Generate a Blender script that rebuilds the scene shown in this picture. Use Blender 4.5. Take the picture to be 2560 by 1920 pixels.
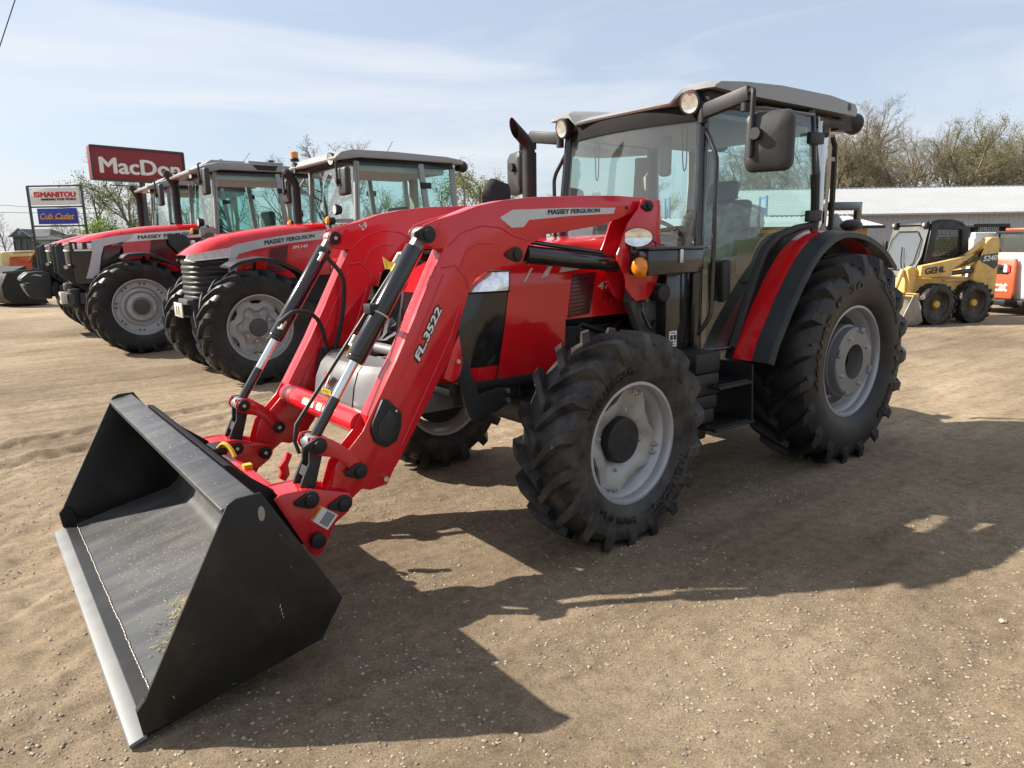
import bpy, bmesh, math, random
import numpy as np
from mathutils import Vector, Matrix

for _o in list(bpy.data.objects):
    bpy.data.objects.remove(_o)
scene = bpy.context.scene
COL = scene.collection
PI = math.pi
R_ = math.radians

# ------------------------------------------------------------------ camera
CAMLOC = Vector((4.98295, 3.54100, 1.60939))
CR = Vector((-0.79264872, 0.60946832, -0.01601151))
CU = Vector((-0.13093146, -0.14451701, 0.98080160))
CF = Vector((-0.59545357, -0.77952755, -0.19434980))
cam_d = bpy.data.cameras.new('camera')
cam = bpy.data.objects.new('camera', cam_d)
COL.objects.link(cam)
cam_d.sensor_width = 36.0
cam_d.lens = 1773.93 / 2560 * 36.0
cam_d.clip_start = 0.05
cam_d.clip_end = 3000
cam.matrix_world = Matrix(((CR.x, CU.x, -CF.x, CAMLOC.x), (CR.y, CU.y, -CF.y, CAMLOC.y),
                           (CR.z, CU.z, -CF.z, CAMLOC.z), (0, 0, 0, 1)))
scene.camera = cam

# ------------------------------------------------------------------ world, sun, exposure
SUN_AZ, SUN_EL = R_(-46.0), R_(35.8)
sun_dir = Vector((math.cos(SUN_EL) * math.cos(SUN_AZ), math.cos(SUN_EL) * math.sin(SUN_AZ), math.sin(SUN_EL)))
world = bpy.data.worlds.new('World')
scene.world = world
world.use_nodes = True
wn, wl = world.node_tree.nodes, world.node_tree.links
wn.clear()
w_out = wn.new('ShaderNodeOutputWorld')
w_bg = wn.new('ShaderNodeBackground')
w_bg.inputs['Strength'].default_value = 0.092
w_sky = wn.new('ShaderNodeTexSky')
w_sky.sky_type = 'NISHITA'
w_sky.sun_disc = False
w_sky.sun_elevation = SUN_EL
w_sky.sun_rotation = PI / 2 - SUN_AZ
w_sky.altitude = 200
w_sky.air_density = 1.0
w_sky.dust_density = 2.0
w_sky.ozone_density = 1.6
w_tc = wn.new('ShaderNodeTexCoord')
w_map = wn.new('ShaderNodeMapping')
w_map.inputs['Scale'].default_value = (0.9, 1.5, 7.5)
w_map.inputs['Rotation'].default_value = (0.10, 0.14, 0.5)
w_nz = wn.new('ShaderNodeTexNoise')
w_nz.inputs['Scale'].default_value = 1.6
w_nz.inputs['Detail'].default_value = 7
w_nz.inputs['Roughness'].default_value = 0.55
w_nz.inputs['Distortion'].default_value = 0.6
w_rmp = wn.new('ShaderNodeValToRGB')
w_rmp.color_ramp.elements[0].position = 0.40
w_rmp.color_ramp.elements[0].color = (0.0, 0.0, 0.0, 1)
w_rmp.color_ramp.elements[1].position = 0.68
w_rmp.color_ramp.elements[1].color = (0.80, 0.80, 0.80, 1)
w_haze = wn.new('ShaderNodeMixRGB')                 # thin high haze over the clear sky
w_haze.inputs['Fac'].default_value = 0.60
w_haze.inputs['Color2'].default_value = (3.55, 3.95, 4.65, 1)
w_mix = wn.new('ShaderNodeMixRGB')                  # streaky cirrus
w_mix.inputs['Color2'].default_value = (4.75, 4.95, 5.25, 1)
wl.new(w_tc.outputs['Generated'], w_map.inputs['Vector'])
wl.new(w_map.outputs['Vector'], w_nz.inputs['Vector'])
wl.new(w_nz.outputs['Fac'], w_rmp.inputs['Fac'])
wl.new(w_rmp.outputs['Color'], w_mix.inputs['Fac'])
wl.new(w_sky.outputs['Color'], w_haze.inputs['Color1'])
wl.new(w_haze.outputs['Color'], w_mix.inputs['Color1'])
wl.new(w_mix.outputs['Color'], w_bg.inputs['Color'])
wl.new(w_bg.outputs['Background'], w_out.inputs['Surface'])

sun_d = bpy.data.lights.new('sun', 'SUN')
sun_d.energy = 5.0
sun_d.angle = R_(0.6)
sun_d.color = (1.0, 0.93, 0.82)
sun = bpy.data.objects.new('sun', sun_d)
COL.objects.link(sun)
sun.rotation_euler = sun_dir.to_track_quat('Z', 'Y').to_euler()

vs = scene.view_settings
vs.view_transform = 'Standard'
vs.look = 'None'
vs.exposure = 1.0
vs.gamma = 1.0
vs.use_curve_mapping = False

# ------------------------------------------------------------------ materials
MATS = {}
def mat(name, col, rough=0.5, metal=0.0, var=0.12, scale=6.0, bump=0.0, bscale=60.0, coat=0.0,
        dust=0.0, dustcol=(0.30, 0.235, 0.16), dscale=5.0, spec=0.5, dlo=0.45, dhi=0.75, stretch=None):
    m = bpy.data.materials.new(name); m.use_nodes = True
    n, l = m.node_tree.nodes, m.node_tree.links
    b = n['Principled BSDF']
    b.inputs['Metallic'].default_value = metal
    b.inputs['Specular IOR Level'].default_value = spec
    b.inputs['Coat Weight'].default_value = coat
    b.inputs['Coat Roughness'].default_value = 0.06
    tc = n.new('ShaderNodeTexCoord')
    nz = n.new('ShaderNodeTexNoise'); nz.inputs['Scale'].default_value = scale
    nz.inputs['Detail'].default_value = 6; nz.inputs['Roughness'].default_value = 0.6
    l.new(tc.outputs['Object'], nz.inputs['Vector'])
    r = n.new('ShaderNodeValToRGB')
    r.color_ramp.elements[0].position = 0.3; r.color_ramp.elements[1].position = 0.7
    r.color_ramp.elements[0].color = tuple(c * (1 - var) for c in col) + (1,)
    r.color_ramp.elements[1].color = tuple(min(1, c * (1 + var)) for c in col) + (1,)
    l.new(nz.outputs['Fac'], r.inputs['Fac'])
    src = r.outputs['Color']
    mr = n.new('ShaderNodeMapRange')
    mr.inputs['To Min'].default_value = max(0.02, rough * 0.82); mr.inputs['To Max'].default_value = min(1, rough * 1.2)
    l.new(nz.outputs['Fac'], mr.inputs['Value'])
    l.new(mr.outputs['Result'], b.inputs['Roughness'])
    if dust > 0:
        n2 = n.new('ShaderNodeTexNoise'); n2.inputs['Scale'].default_value = dscale
        n2.inputs['Detail'].default_value = 8; n2.inputs['Roughness'].default_value = 0.68
        if stretch:
            mp = n.new('ShaderNodeMapping'); mp.inputs['Scale'].default_value = stretch
            l.new(tc.outputs['Object'], mp.inputs['Vector']); l.new(mp.outputs['Vector'], n2.inputs['Vector'])
        else:
            l.new(tc.outputs['Object'], n2.inputs['Vector'])
        m2 = n.new('ShaderNodeMapRange')
        m2.inputs['From Min'].default_value = dlo; m2.inputs['From Max'].default_value = dhi
        m2.inputs['To Max'].default_value = dust
        l.new(n2.outputs['Fac'], m2.inputs['Value'])
        mx = n.new('ShaderNodeMixRGB'); mx.inputs['Color2'].default_value = dustcol + (1,)
        l.new(m2.outputs['Result'], mx.inputs['Fac']); l.new(src, mx.inputs['Color1'])
        src = mx.outputs['Color']
    l.new(src, b.inputs['Base Color'])
    if bump > 0:
        n3 = n.new('ShaderNodeTexNoise'); n3.inputs['Scale'].default_value = bscale; n3.inputs['Detail'].default_value = 4
        l.new(tc.outputs['Object'], n3.inputs['Vector'])
        bp = n.new('ShaderNodeBump'); bp.inputs['Strength'].default_value = bump; bp.inputs['Distance'].default_value = 0.01
        l.new(n3.outputs['Fac'], bp.inputs['Height']); l.new(bp.outputs['Normal'], b.inputs['Normal'])
    MATS[name] = m
    return m

def glass_mat(name, tint, refl=1.0, haze=0.0):
    m = bpy.data.materials.new(name); m.use_nodes = True
    n, l = m.node_tree.nodes, m.node_tree.links
    n.clear()
    o = n.new('ShaderNodeOutputMaterial'); t = n.new('ShaderNodeBsdfTransparent'); g = n.new('ShaderNodeBsdfGlossy')
    t.inputs['Color'].default_value = tint + (1,)
    g.inputs['Roughness'].default_value = 0.015
    fr = n.new('ShaderNodeFresnel'); fr.inputs['IOR'].default_value = 1.52
    mu = n.new('ShaderNodeMath'); mu.operation = 'MULTIPLY'; mu.inputs[1].default_value = refl
    ad = n.new('ShaderNodeMath'); ad.operation = 'ADD'; ad.inputs[1].default_value = 0.03; ad.use_clamp = True
    tc = n.new('ShaderNodeTexCoord'); nz = n.new('ShaderNodeTexNoise'); nz.inputs['Scale'].default_value = 2.2
    bp = n.new('ShaderNodeBump'); bp.inputs['Strength'].default_value = 0.03; bp.inputs['Distance'].default_value = 0.05
    l.new(tc.outputs['Object'], nz.inputs['Vector']); l.new(nz.outputs['Fac'], bp.inputs['Height']); l.new(bp.outputs['Normal'], g.inputs['Normal'])
    mx = n.new('ShaderNodeMixShader')
    l.new(fr.outputs['Fac'], mu.inputs[0]); l.new(mu.outputs['Value'], ad.inputs[0]); l.new(ad.outputs['Value'], mx.inputs['Fac'])
    l.new(t.outputs['BSDF'], mx.inputs[1]); l.new(g.outputs['BSDF'], mx.inputs[2])
    last = mx.outputs['Shader']
    if haze > 0:
        d = n.new('ShaderNodeBsdfDiffuse'); d.inputs['Color'].default_value = (0.7, 0.72, 0.7, 1)
        m2 = n.new('ShaderNodeMixShader'); m2.inputs['Fac'].default_value = haze
        l.new(last, m2.inputs[1]); l.new(d.outputs['BSDF'], m2.inputs[2]); last = m2.outputs['Shader']
    l.new(last, o.inputs['Surface'])
    MATS[name] = m
    return m

RED = (0.56, 0.013, 0.022)
mat('red', RED, 0.19, coat=0.3, var=0.05, dust=0.10, dscale=3.0, dlo=0.5, dhi=0.9)
mat('red_hood', (0.58, 0.010, 0.014), 0.13, coat=0.35, var=0.04, dust=0.05, dlo=0.5, dhi=0.9)
mat('black_gloss', (0.012, 0.012, 0.014), 0.16, coat=0.4, var=0.2, dust=0.05)
mat('black_plastic', (0.012, 0.012, 0.013), 0.52, spec=0.4, var=0.2, bump=0.05, bscale=300, dust=0.05)
mat('mirror_plastic', (0.030, 0.029, 0.028), 0.5, var=0.15, bump=0.06, bscale=400)
mat('charcoal', (0.019, 0.023, 0.025), 0.46, spec=0.4, var=0.12, bump=0.05, bscale=300, dust=0.06)
mat('dark_grey', (0.050, 0.052, 0.056), 0.5, var=0.15, dust=0.12)
mat('cast_grey', (0.20, 0.20, 0.205), 0.45, metal=0.35, var=0.12, bump=0.12, bscale=150, dust=0.1)
mat('cover_silver', (0.24, 0.24, 0.24), 0.36, metal=0.5, var=0.10, dust=0.15, dscale=8)
mat('roof_grey', (0.27, 0.268, 0.265), 0.35, var=0.04, dust=0.08)
mat('rim_silver', (0.36, 0.37, 0.385), 0.36, metal=0.35, var=0.08, dust=0.10)
mat('rim_grey', (0.32, 0.32, 0.318), 0.42, metal=0.3, var=0.08, dust=0.18)
mat('rubber', (0.0115, 0.0118, 0.013), 0.46, spec=0.35, var=0.35, scale=9, bump=0.22, bscale=70, dust=0.42, dustcol=(0.20, 0.18, 0.15), dscale=6, dlo=0.40, dhi=0.78)
mat('rubber_new', (0.0115, 0.0118, 0.013), 0.46, spec=0.35, var=0.35, scale=9, bump=0.15, bscale=90, dust=0.20, dustcol=(0.13, 0.115, 0.095), dscale=5, dlo=0.45, dhi=0.8)
mat('rubber_text', (0.0055, 0.0055, 0.006), 0.4, var=0.2)
mat('chrome', (0.78, 0.78, 0.78), 0.12, metal=1.0, var=0.03)
mat('steel', (0.55, 0.54, 0.52), 0.35, metal=0.9, var=0.1, dust=0.1)
mat('galv', (0.60, 0.58, 0.50), 0.4, metal=0.5, var=0.15)
mat('lens', (0.86, 0.87, 0.87), 0.08, metal=0.85, var=0.35, scale=22)
mat('lamp_clear', (0.62, 0.64, 0.66), 0.22, metal=0.25, var=0.25, scale=14, coat=0.5)
mat('overhang_shade_black', (0.006, 0.006, 0.0065), 0.75, spec=0.2, var=0.2)  # shade under the roof overhang put into the header's colour
mat('amber', (0.75, 0.23, 0.01), 0.18, coat=0.6, var=0.25, scale=30)
mat('white_decal', (0.72, 0.72, 0.70), 0.4, var=0.05)
mat('grey_decal', (0.50, 0.50, 0.51), 0.35, metal=0.2, var=0.04)
mat('black_decal', (0.012, 0.012, 0.012), 0.4, var=0.1)
mat('orange_decal', (0.75, 0.28, 0.03), 0.4, var=0.05)
mat('yellow', (0.62, 0.42, 0.03), 0.4, var=0.08)
mat('bucket_paint', (0.013, 0.0125, 0.012), 0.42, spec=0.3, var=0.15, scale=3, dust=0.10, dustcol=(0.32, 0.27, 0.2), dscale=4, dlo=0.5, dhi=0.85)
mat('bucket_edge', (0.17, 0.175, 0.18), 0.55, metal=0.2, var=0.12, dust=0.25)
mat('bucket_floor', (0.050, 0.051, 0.053), 0.36, var=0.25, scale=2.2, dust=0.30, dustcol=(0.30, 0.27, 0.22), dscale=3.2, dlo=0.44, dhi=0.80, bump=0.05, bscale=25, stretch=(.6, 3.0, 1.0))  # lighter than the sides for dust, and for sunlight put into the colour
mat('interior', (0.30, 0.28, 0.235), 0.7, var=0.1)  # beige tone also imitates sunlit ground reflected in the lower door
mat('headliner', (0.60, 0.60, 0.56), 0.8, var=0.06)
mat('seat', (0.05, 0.055, 0.055), 0.6, var=0.2)
mat('beige', (0.42, 0.36, 0.26), 0.7, var=0.1)
mat('plastic_wrap', (0.48, 0.51, 0.50), 0.10, var=0.5, scale=9, bump=1.0, bscale=22, coat=0.6)
_pw = MATS['plastic_wrap'].node_tree; _tb = _pw.nodes.new('ShaderNodeBsdfTransparent'); _ms = _pw.nodes.new('ShaderNodeMixShader'); _ms.inputs['Fac'].default_value = 0.55
_pw.links.new(_tb.outputs['BSDF'], _ms.inputs[1]); _pw.links.new(_pw.nodes['Principled BSDF'].outputs['BSDF'], _ms.inputs[2]); _pw.links.new(_ms.outputs['Shader'], _pw.nodes['Material Output'].inputs['Surface'])
mat('cloth', (0.022, 0.021, 0.022), 0.85, var=0.3, bump=0.6, bscale=18)
mat('maroon_mesh', (0.11, 0.008, 0.014), 0.35, var=0.3, scale=40, coat=0.3)
mat('grille_black', (0.010, 0.010, 0.011), 0.16, var=0.3, scale=10, coat=0.3)
mat('skid_yellow', (0.62, 0.40, 0.12), 0.5, var=0.15, dust=0.6, dustcol=(0.20, 0.14, 0.08), dscale=5, dlo=0.5, dhi=0.8)
mat('skid_orange', (0.42, 0.085, 0.028), 0.45, var=0.12, dust=0.3, dustcol=(0.30, 0.12, 0.06))
mat('skid_white', (0.70, 0.69, 0.66), 0.45, var=0.08, dust=0.25)
mat('dirty_steel', (0.24, 0.22, 0.19), 0.45, metal=0.4, var=0.3, dust=0.5, dscale=4)
mat('rust_rim', (0.06, 0.045, 0.035), 0.8, var=0.35, dust=0.3)
mat('old_orange', (0.52, 0.075, 0.022), 0.55, var=0.2, dust=0.25)
mat('old_cream', (0.62, 0.46, 0.22), 0.5, var=0.12, dust=0.2)
mat('sign_red', (0.20, 0.012, 0.015), 0.45, var=0.06)
mat('sign_white', (0.66, 0.65, 0.62), 0.5, var=0.05)
mat('sign_blue', (0.015, 0.035, 0.30), 0.45, var=0.06)
mat('logo_red', (0.55, 0.02, 0.02), 0.45, var=0.05)
mat('logo_orange', (0.75, 0.33, 0.04), 0.45, var=0.05)
mat('roof_white', (0.36, 0.37, 0.37), 0.45, metal=0.1, var=0.05, scale=0.6)
mat('siding_grey', (0.36, 0.375, 0.40), 0.55, var=0.07, scale=0.5)
mat('wood_tan', (0.42, 0.24, 0.10), 0.7, var=0.2)
mat('shingle', (0.075, 0.078, 0.085), 0.85, var=0.25, scale=3)
mat('house_grey', (0.10, 0.105, 0.11), 0.75, var=0.12)
mat('bark', (0.115, 0.092, 0.068), 0.9, var=0.35, scale=4, bump=0.5, bscale=20)
mat('bark_pale', (0.19, 0.155, 0.115), 0.9, var=0.3, scale=4, bump=0.5, bscale=20)
mat('twig', (0.155, 0.125, 0.075), 0.9, var=0.35, scale=0.7)
mat('twig_grey', (0.20, 0.16, 0.115), 0.9, var=0.35, scale=0.7)
mat('leaf_spring', (0.21, 0.25, 0.045), 0.6, var=0.35, scale=0.8)
mat('leaf_bright', (0.20, 0.30, 0.035), 0.6, var=0.35, scale=1.2)
mat('leaf_olive', (0.17, 0.16, 0.06), 0.65, var=0.35, scale=0.6)
mat('hay', (0.30, 0.25, 0.10), 0.8, var=0.35, scale=30)
mat('pebble', (0.30, 0.25, 0.19), 0.75, var=0.5, scale=14)
mat('blue_paint', (0.06, 0.17, 0.36), 0.5, var=0.1)
mat('hub_yellow', (0.60, 0.36, 0.03), 0.55, var=0.2, dust=0.4)
glass_mat('glass', (0.76, 0.915, 0.885), 1.8, haze=0.0)
glass_mat('glass_wind', (0.77, 0.915, 0.885), 2.3, haze=0.03)  # its pale diffuse veil imitates sky reflected in the windscreen
glass_mat('glass_bg', (0.70, 0.88, 0.86), 0.30, haze=0.0)
glass_mat('glass_smoke', (0.55, 0.58, 0.57), 0.25, haze=0.05)
mat('door_grey', (0.085, 0.088, 0.09), 0.5, var=.1, dust=.3)

# ------------------------------------------------------------------ mesh helpers
class MB:
    def __init__(s):
        s.v = []; s.f = []
    def add(s, vs_, fs):
        o = len(s.v)
        s.v += [tuple(p) for p in vs_]
        s.f += [tuple(i + o for i in f) for f in fs]
        return s
    def box(s, x0, x1, y0, y1, z0, z1):
        return s.add([(x, y, z) for z in (z0, z1) for y in (y0, y1) for x in (x0, x1)],
                     [(0, 1, 3, 2), (4, 6, 7, 5), (0, 4, 5, 1), (2, 3, 7, 6), (0, 2, 6, 4), (1, 5, 7, 3)])
    def obox(s, c, dx, dy, dz):
        c, dx, dy, dz = map(Vector, (c, dx, dy, dz))
        return s.add([c + dx * i + dy * j + dz * k for k in (-1, 1) for j in (-1, 1) for i in (-1, 1)],
                     [(0, 1, 3, 2), (4, 6, 7, 5), (0, 4, 5, 1), (2, 3, 7, 6), (0, 2, 6, 4), (1, 5, 7, 3)])
    def beam(s, p0, p1, w, h, up=(0, 0, 1)):
        p0, p1, up = Vector(p0), Vector(p1), Vector(up)
        d = (p1 - p0); L = d.length; d.normalize()
        a = d.cross(up)
        if a.length < 1e-4: a = d.cross(Vector((1, 0, 0)))
        a.normalize(); b = a.cross(d)
        return s.obox((p0 + p1) / 2, d * L / 2, a * w / 2, b * h / 2)
    def prism(s, poly, a, b, plane='xz'):
        n = len(poly)
        def P(p, t):
            return {'xz': (p[0], t, p[1]), 'xy': (p[0], p[1], t), 'yz': (t, p[0], p[1])}[plane]
        return s.add([P(p, a) for p in poly] + [P(p, b) for p in poly],
                     [tuple(range(n)), tuple(range(2 * n - 1, n - 1, -1))] +
                     [(i, i + n, (i + 1) % n + n, (i + 1) % n) for i in range(n)])
    def tube(s, pts, r, n=8, cap=True):
        pts = [Vector(p) for p in pts]; m = len(pts)
        rr = r if isinstance(r, (list, tuple)) else [r] * m
        T = []
        for i in range(m):
            t = pts[min(i + 1, m - 1)] - pts[max(i - 1, 0)]
            T.append(t.normalized() if t.length > 1e-9 else Vector((0, 0, 1)))
        ref = Vector((0, 0, 1)) if abs(T[0].z) < 0.9 else Vector((1, 0, 0))
        a = T[0].cross(ref).normalized()
        V = []
        for i in range(m):
            a = (a - T[i] * a.dot(T[i]))
            a = a.normalized() if a.length > 1e-6 else T[i].orthogonal().normalized()
            b = T[i].cross(a)
            V += [pts[i] + (a * math.cos(2 * PI * k / n) + b * math.sin(2 * PI * k / n)) * rr[i] for k in range(n)]
        F = [(i * n + k, i * n + (k + 1) % n, (i + 1) * n + (k + 1) % n, (i + 1) * n + k) for i in range(m - 1) for k in range(n)]
        if cap:
            F += [tuple(range(n - 1, -1, -1)), tuple(range((m - 1) * n, m * n))]
        return s.add(V, F)
    def cyl(s, p0, p1, r, n=16, r1=None):
        return s.tube([p0, p1], [r, r if r1 is None else r1], n)
    def lathe(s, prof, c=(0, 0, 0), axis=(0, 1, 0), n=32, closed=False, a0=0.0, a1=2 * PI):
        c, ax = Vector(c), Vector(axis).normalized()
        e1 = Vector((1, 0, 0)) if abs(ax.x) < 0.9 else Vector((0, 0, 1))
        e1 = (e1 - ax * e1.dot(ax)).normalized(); e2 = e1.cross(ax)
        full = abs(a1 - a0 - 2 * PI) < 1e-6
        k = n if full else n + 1
        m = len(prof); V = []
        for i in range(k):
            t = a0 + (a1 - a0) * i / n
            d = e1 * math.cos(t) + e2 * math.sin(t)
            V += [c + d * r + ax * h for r, h in prof]
        F = []
        for i in range(n):
            j = (i + 1) % k
            for q in range(m if closed else m - 1):
                w = (q + 1) % m
                F.append((i * m + q, i * m + w, j * m + w, j * m + q))
        return s.add(V, F)
    def grid(s, rows):
        m = len(rows[0]); V = [p for r in rows for p in r]
        return s.add(V, [(i * m + j, i * m + j + 1, (i + 1) * m + j + 1, (i + 1) * m + j)
                         for i in range(len(rows) - 1) for j in range(m - 1)])
    def ball(s, c, rx, ry=None, rz=None, n=12):
        ry = rx if ry is None else ry; rz = rx if rz is None else rz
        h = n // 2; V = []
        for i in range(h + 1):
            p = PI * i / h
            V += [(c[0] + rx * math.sin(p) * math.cos(2 * PI * k / n), c[1] + ry * math.sin(p) * math.sin(2 * PI * k / n),
                   c[2] + rz * math.cos(p)) for k in range(n)]
        return s.add(V, [(i * n + k, (i + 1) * n + k, (i + 1) * n + (k + 1) % n, i * n + (k + 1) % n) for i in range(h) for k in range(n)])
    def sheet(s, pts, th, nrm):
        """flat polygon with thickness th along nrm"""
        nrm = Vector(nrm).normalized() * th; n = len(pts); pts = [Vector(p) for p in pts]
        return s.add([p - nrm / 2 for p in pts] + [p + nrm / 2 for p in pts],
                     [tuple(range(n)), tuple(range(2 * n - 1, n - 1, -1))] +
                     [(i, i + n, (i + 1) % n + n, (i + 1) % n) for i in range(n)])
    def xf(s, M):
        s.v = [tuple(M @ Vector(p)) for p in s.v]; return s
    def build(s, name, m, parent=None, bevel=0.0, ang=40, seg=2, loc=None, rz=None, smooth=True, label=None):
        me = bpy.data.meshes.new(name)
        me.from_pydata([tuple(p) for p in s.v], [], s.f)
        bm = bmesh.new(); bm.from_mesh(me)
        bmesh.ops.remove_doubles(bm, verts=bm.verts, dist=1e-5)
        bmesh.ops.recalc_face_normals(bm, faces=bm.faces)
        if bevel > 0:
            es = [e for e in bm.edges if len(e.link_faces) == 2 and e.calc_face_angle(0) > R_(30)]
            if es:
                bmesh.ops.bevel(bm, geom=es, offset=bevel, segments=seg, profile=0.5, affect='EDGES', clamp_overlap=True)
        bm.to_mesh(me); bm.free()
        if smooth:
            me.shade_smooth()
            me.set_sharp_from_angle(angle=R_(ang))
        me.materials.append(MATS[m] if isinstance(m, str) else m)
        o = bpy.data.objects.new(name, me)
        COL.objects.link(o)
        if parent: o.parent = parent
        if loc is not None: o.location = loc
        if rz is not None: o.rotation_euler = (0, 0, rz)
        if label: o['label'] = label
        return o

def tag(o, label=None, cat=None, group=None, kind=None):
    for k, v in (('label', label), ('category', cat), ('group', group), ('kind', kind)):
        if v: o[k] = v
    return o
def empty(name, loc=(0, 0, 0), rz=0.0):
    o = bpy.data.objects.new(name, None)
    COL.objects.link(o); o.location = loc; o.rotation_euler = (0, 0, rz); o.empty_display_size = 0.2
    return o
def copy_tree(o, parent=None):
    c = o.copy(); COL.objects.link(c); c.parent = parent
    for ch in list(o.children): copy_tree(ch, c)
    return c

_tc = {}
def text_geo(s, bold=0.0, shear=0.0, spacing=1.0):
    k = (s, bold, shear, spacing)
    if k in _tc: return _tc[k]
    cu = bpy.data.curves.new('lettering', 'FONT'); cu.body = s; cu.size = 1.0
    cu.offset = bold; cu.shear = shear; cu.space_character = spacing; cu.resolution_u = 3
    ob = bpy.data.objects.new('lettering', cu); COL.objects.link(ob)
    dg = bpy.context.evaluated_depsgraph_get()
    me = ob.evaluated_get(dg).to_mesh()
    V = [tuple(v.co) for v in me.vertices]; F = [tuple(p.vertices) for p in me.polygons]
    ob.evaluated_get(dg).to_mesh_clear()
    bpy.data.objects.remove(ob); bpy.data.curves.remove(cu)
    x0 = min(v[0] for v in V); x1 = max(v[0] for v in V); y0 = min(v[1] for v in V); y1 = max(v[1] for v in V)
    V = [((v[0] - x0) / (x1 - x0), (v[1] - y0) / (y1 - y0)) for v in V]
    _tc[k] = (V, F); return _tc[k]
def put_text(mb, s, fn, **kw):
    """fn maps normalised (u,v) in the lettering's box to a 3-D point"""
    fat = kw.pop('fat', 0.0); lift = Vector(kw.pop('lift', (0, 0, 0)))
    V, F = text_geo(s, **kw)
    n = len(s)
    for k, (du, dv) in enumerate([(0, 0)] + ([(fat / n, 0), (-fat / n, 0), (0, fat * .5), (0, -fat * .5), (fat * .6 / n, fat * .35), (-fat * .6 / n, -fat * .35)] if fat else [])):
        mb.add([Vector(fn(u + du, v + dv)) + lift * k for u, v in V], F)
    return mb
def quadmap(a, b, c, d):
    """bilinear map: a=(0,0) b=(1,0) c=(1,1) d=(0,1)"""
    a, b, c, d = map(Vector, (a, b, c, d))
    return lambda u, v: a * (1 - u) * (1 - v) + b * u * (1 - v) + c * u * v + d * (1 - u) * v
def arc_pts(c, r, a0, a1, n):
    return [(c[0] + r * math.cos(a0 + (a1 - a0) * i / n), c[1] + r * math.sin(a0 + (a1 - a0) * i / n)) for i in range(n + 1)]
def smoothline(pts, k=4):
    """Catmull-Rom through points"""
    P = [Vector(p) for p in pts]; P = [P[0] * 2 - P[1]] + P + [P[-1] * 2 - P[-2]]
    out = []
    for i in range(1, len(P) - 2):
        for j in range(k):
            t = j / k
            out.append(0.5 * (2 * P[i] + (P[i + 1] - P[i - 1]) * t + (2 * P[i - 1] - 5 * P[i] + 4 * P[i + 1] - P[i + 2]) * t * t
                              + (3 * P[i] - P[i - 1] - 3 * P[i + 1] + P[i + 2]) * t ** 3))
    out.append(P[-2]); return out
def sl2(pts, k=4):
    return [(p.x, p.y) for p in smoothline([(a, b, 0) for a, b in pts], k)]
# ------------------------------------------------------------------ ground
rng = np.random.default_rng(7)
_vt = {}
def vnoise(x, y, sc, seed):
    if seed not in _vt: _vt[seed] = np.random.default_rng(seed).random((257, 257))
    T = _vt[seed]
    x = np.asarray(x) / sc + 61.3; y = np.asarray(y) / sc + 37.7
    xi = np.floor(x).astype(int); yi = np.floor(y).astype(int); fx = x - xi; fy = y - yi
    fx = fx * fx * (3 - 2 * fx); fy = fy * fy * (3 - 2 * fy)
    a = T[xi % 256, yi % 256]; b = T[(xi + 1) % 256, yi % 256]; c = T[xi % 256, (yi + 1) % 256]; d = T[(xi + 1) % 256, (yi + 1) % 256]
    return (a * (1 - fx) * (1 - fy) + b * fx * (1 - fy) + c * (1 - fx) * fy + d * fx * fy) - 0.5
def gz(x, y):
    x = np.asarray(x, float); y = np.asarray(y, float)
    h = 0.026 * vnoise(x, y, 2.4, 1) + 0.011 * vnoise(x, y, 0.55, 2) + 0.007 * vnoise(x, y, 0.17, 3) + 0.006 * vnoise(x, y, 0.06, 4)
    # shallow wheel ruts running past the tractors
    for (px, py, ang, wd, dp) in ((6.6, -2.6, 1.50, .22, .02), (5.2, -5.0, 1.62, .25, .022), (2.6, 2.95, 0.42, .2, .012), (1.0, 3.6, 0.36, .25, .012), (4.3, -3.2, 0.25, .12, .03), (4.0, -3.9, 0.2, .10, .03)):
        d = (x - px) * math.sin(ang) - (y - py) * math.cos(ang) + 0.12 * vnoise(x, y, 1.2, 9)
        al = (x - px) * math.cos(ang) + (y - py) * math.sin(ang)
        h = h + .006 * np.sin(2 * PI * (al + .8 * np.abs(d)) / .19) * np.exp(-(d / (wd * 1.1)) ** 4) * (vnoise(x, y, .9, 13) + .6)
        h = h - dp * np.exp(-(d / wd) ** 2) * (1 + 1.5 * vnoise(x, y, 0.09, 5)) + dp * 0.6 * np.exp(-((np.abs(d) - wd * 1.5) / (wd * .5)) ** 2)
    for (wx, wy) in ((2.298, .93), (2.298, -.93), (0, .855), (0, -.855)):
        h = h + .030 * np.exp(-(((x - wx) / .30) ** 2 + ((y - wy) / .30) ** 2)) * (1 + 1.2 * vnoise(x, y, .12, 6))
    f = 1 / (1 + np.exp((np.hypot(x - 3, y + 3) - 16) / 3.0))
    return h * f - 0.005
def axis_vals(lo, hi, d, far):
    core = list(np.arange(lo, hi, d)); out = []; st = d; v = hi
    while v < far: out.append(v); st *= 1.18; v += st
    out.append(far); neg = []; st = d; v = lo - d
    while v > -far: neg.append(v); st *= 1.18; v -= st
    neg.append(-far)
    return np.array(neg[::-1] + core + out)
gx = axis_vals(-2.6, 6.4, 0.024, 1500.0); gy = axis_vals(-7.2, 3.6, 0.026, 1500.0)
GX, GY = np.meshgrid(gx, gy, indexing='ij'); GZ = gz(GX, GY)
nx, ny = len(gx), len(gy)
me = bpy.data.meshes.new('ground')
V = np.stack([GX, GY, GZ], -1).reshape(-1, 3)
ii = (np.arange(nx - 1)[:, None] * ny + np.arange(ny - 1)[None, :]).reshape(-1)
Fq = np.stack([ii, ii + ny, ii + ny + 1, ii + 1], 1)
me.vertices.add(len(V)); me.vertices.foreach_set('co', V.ravel())
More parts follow.
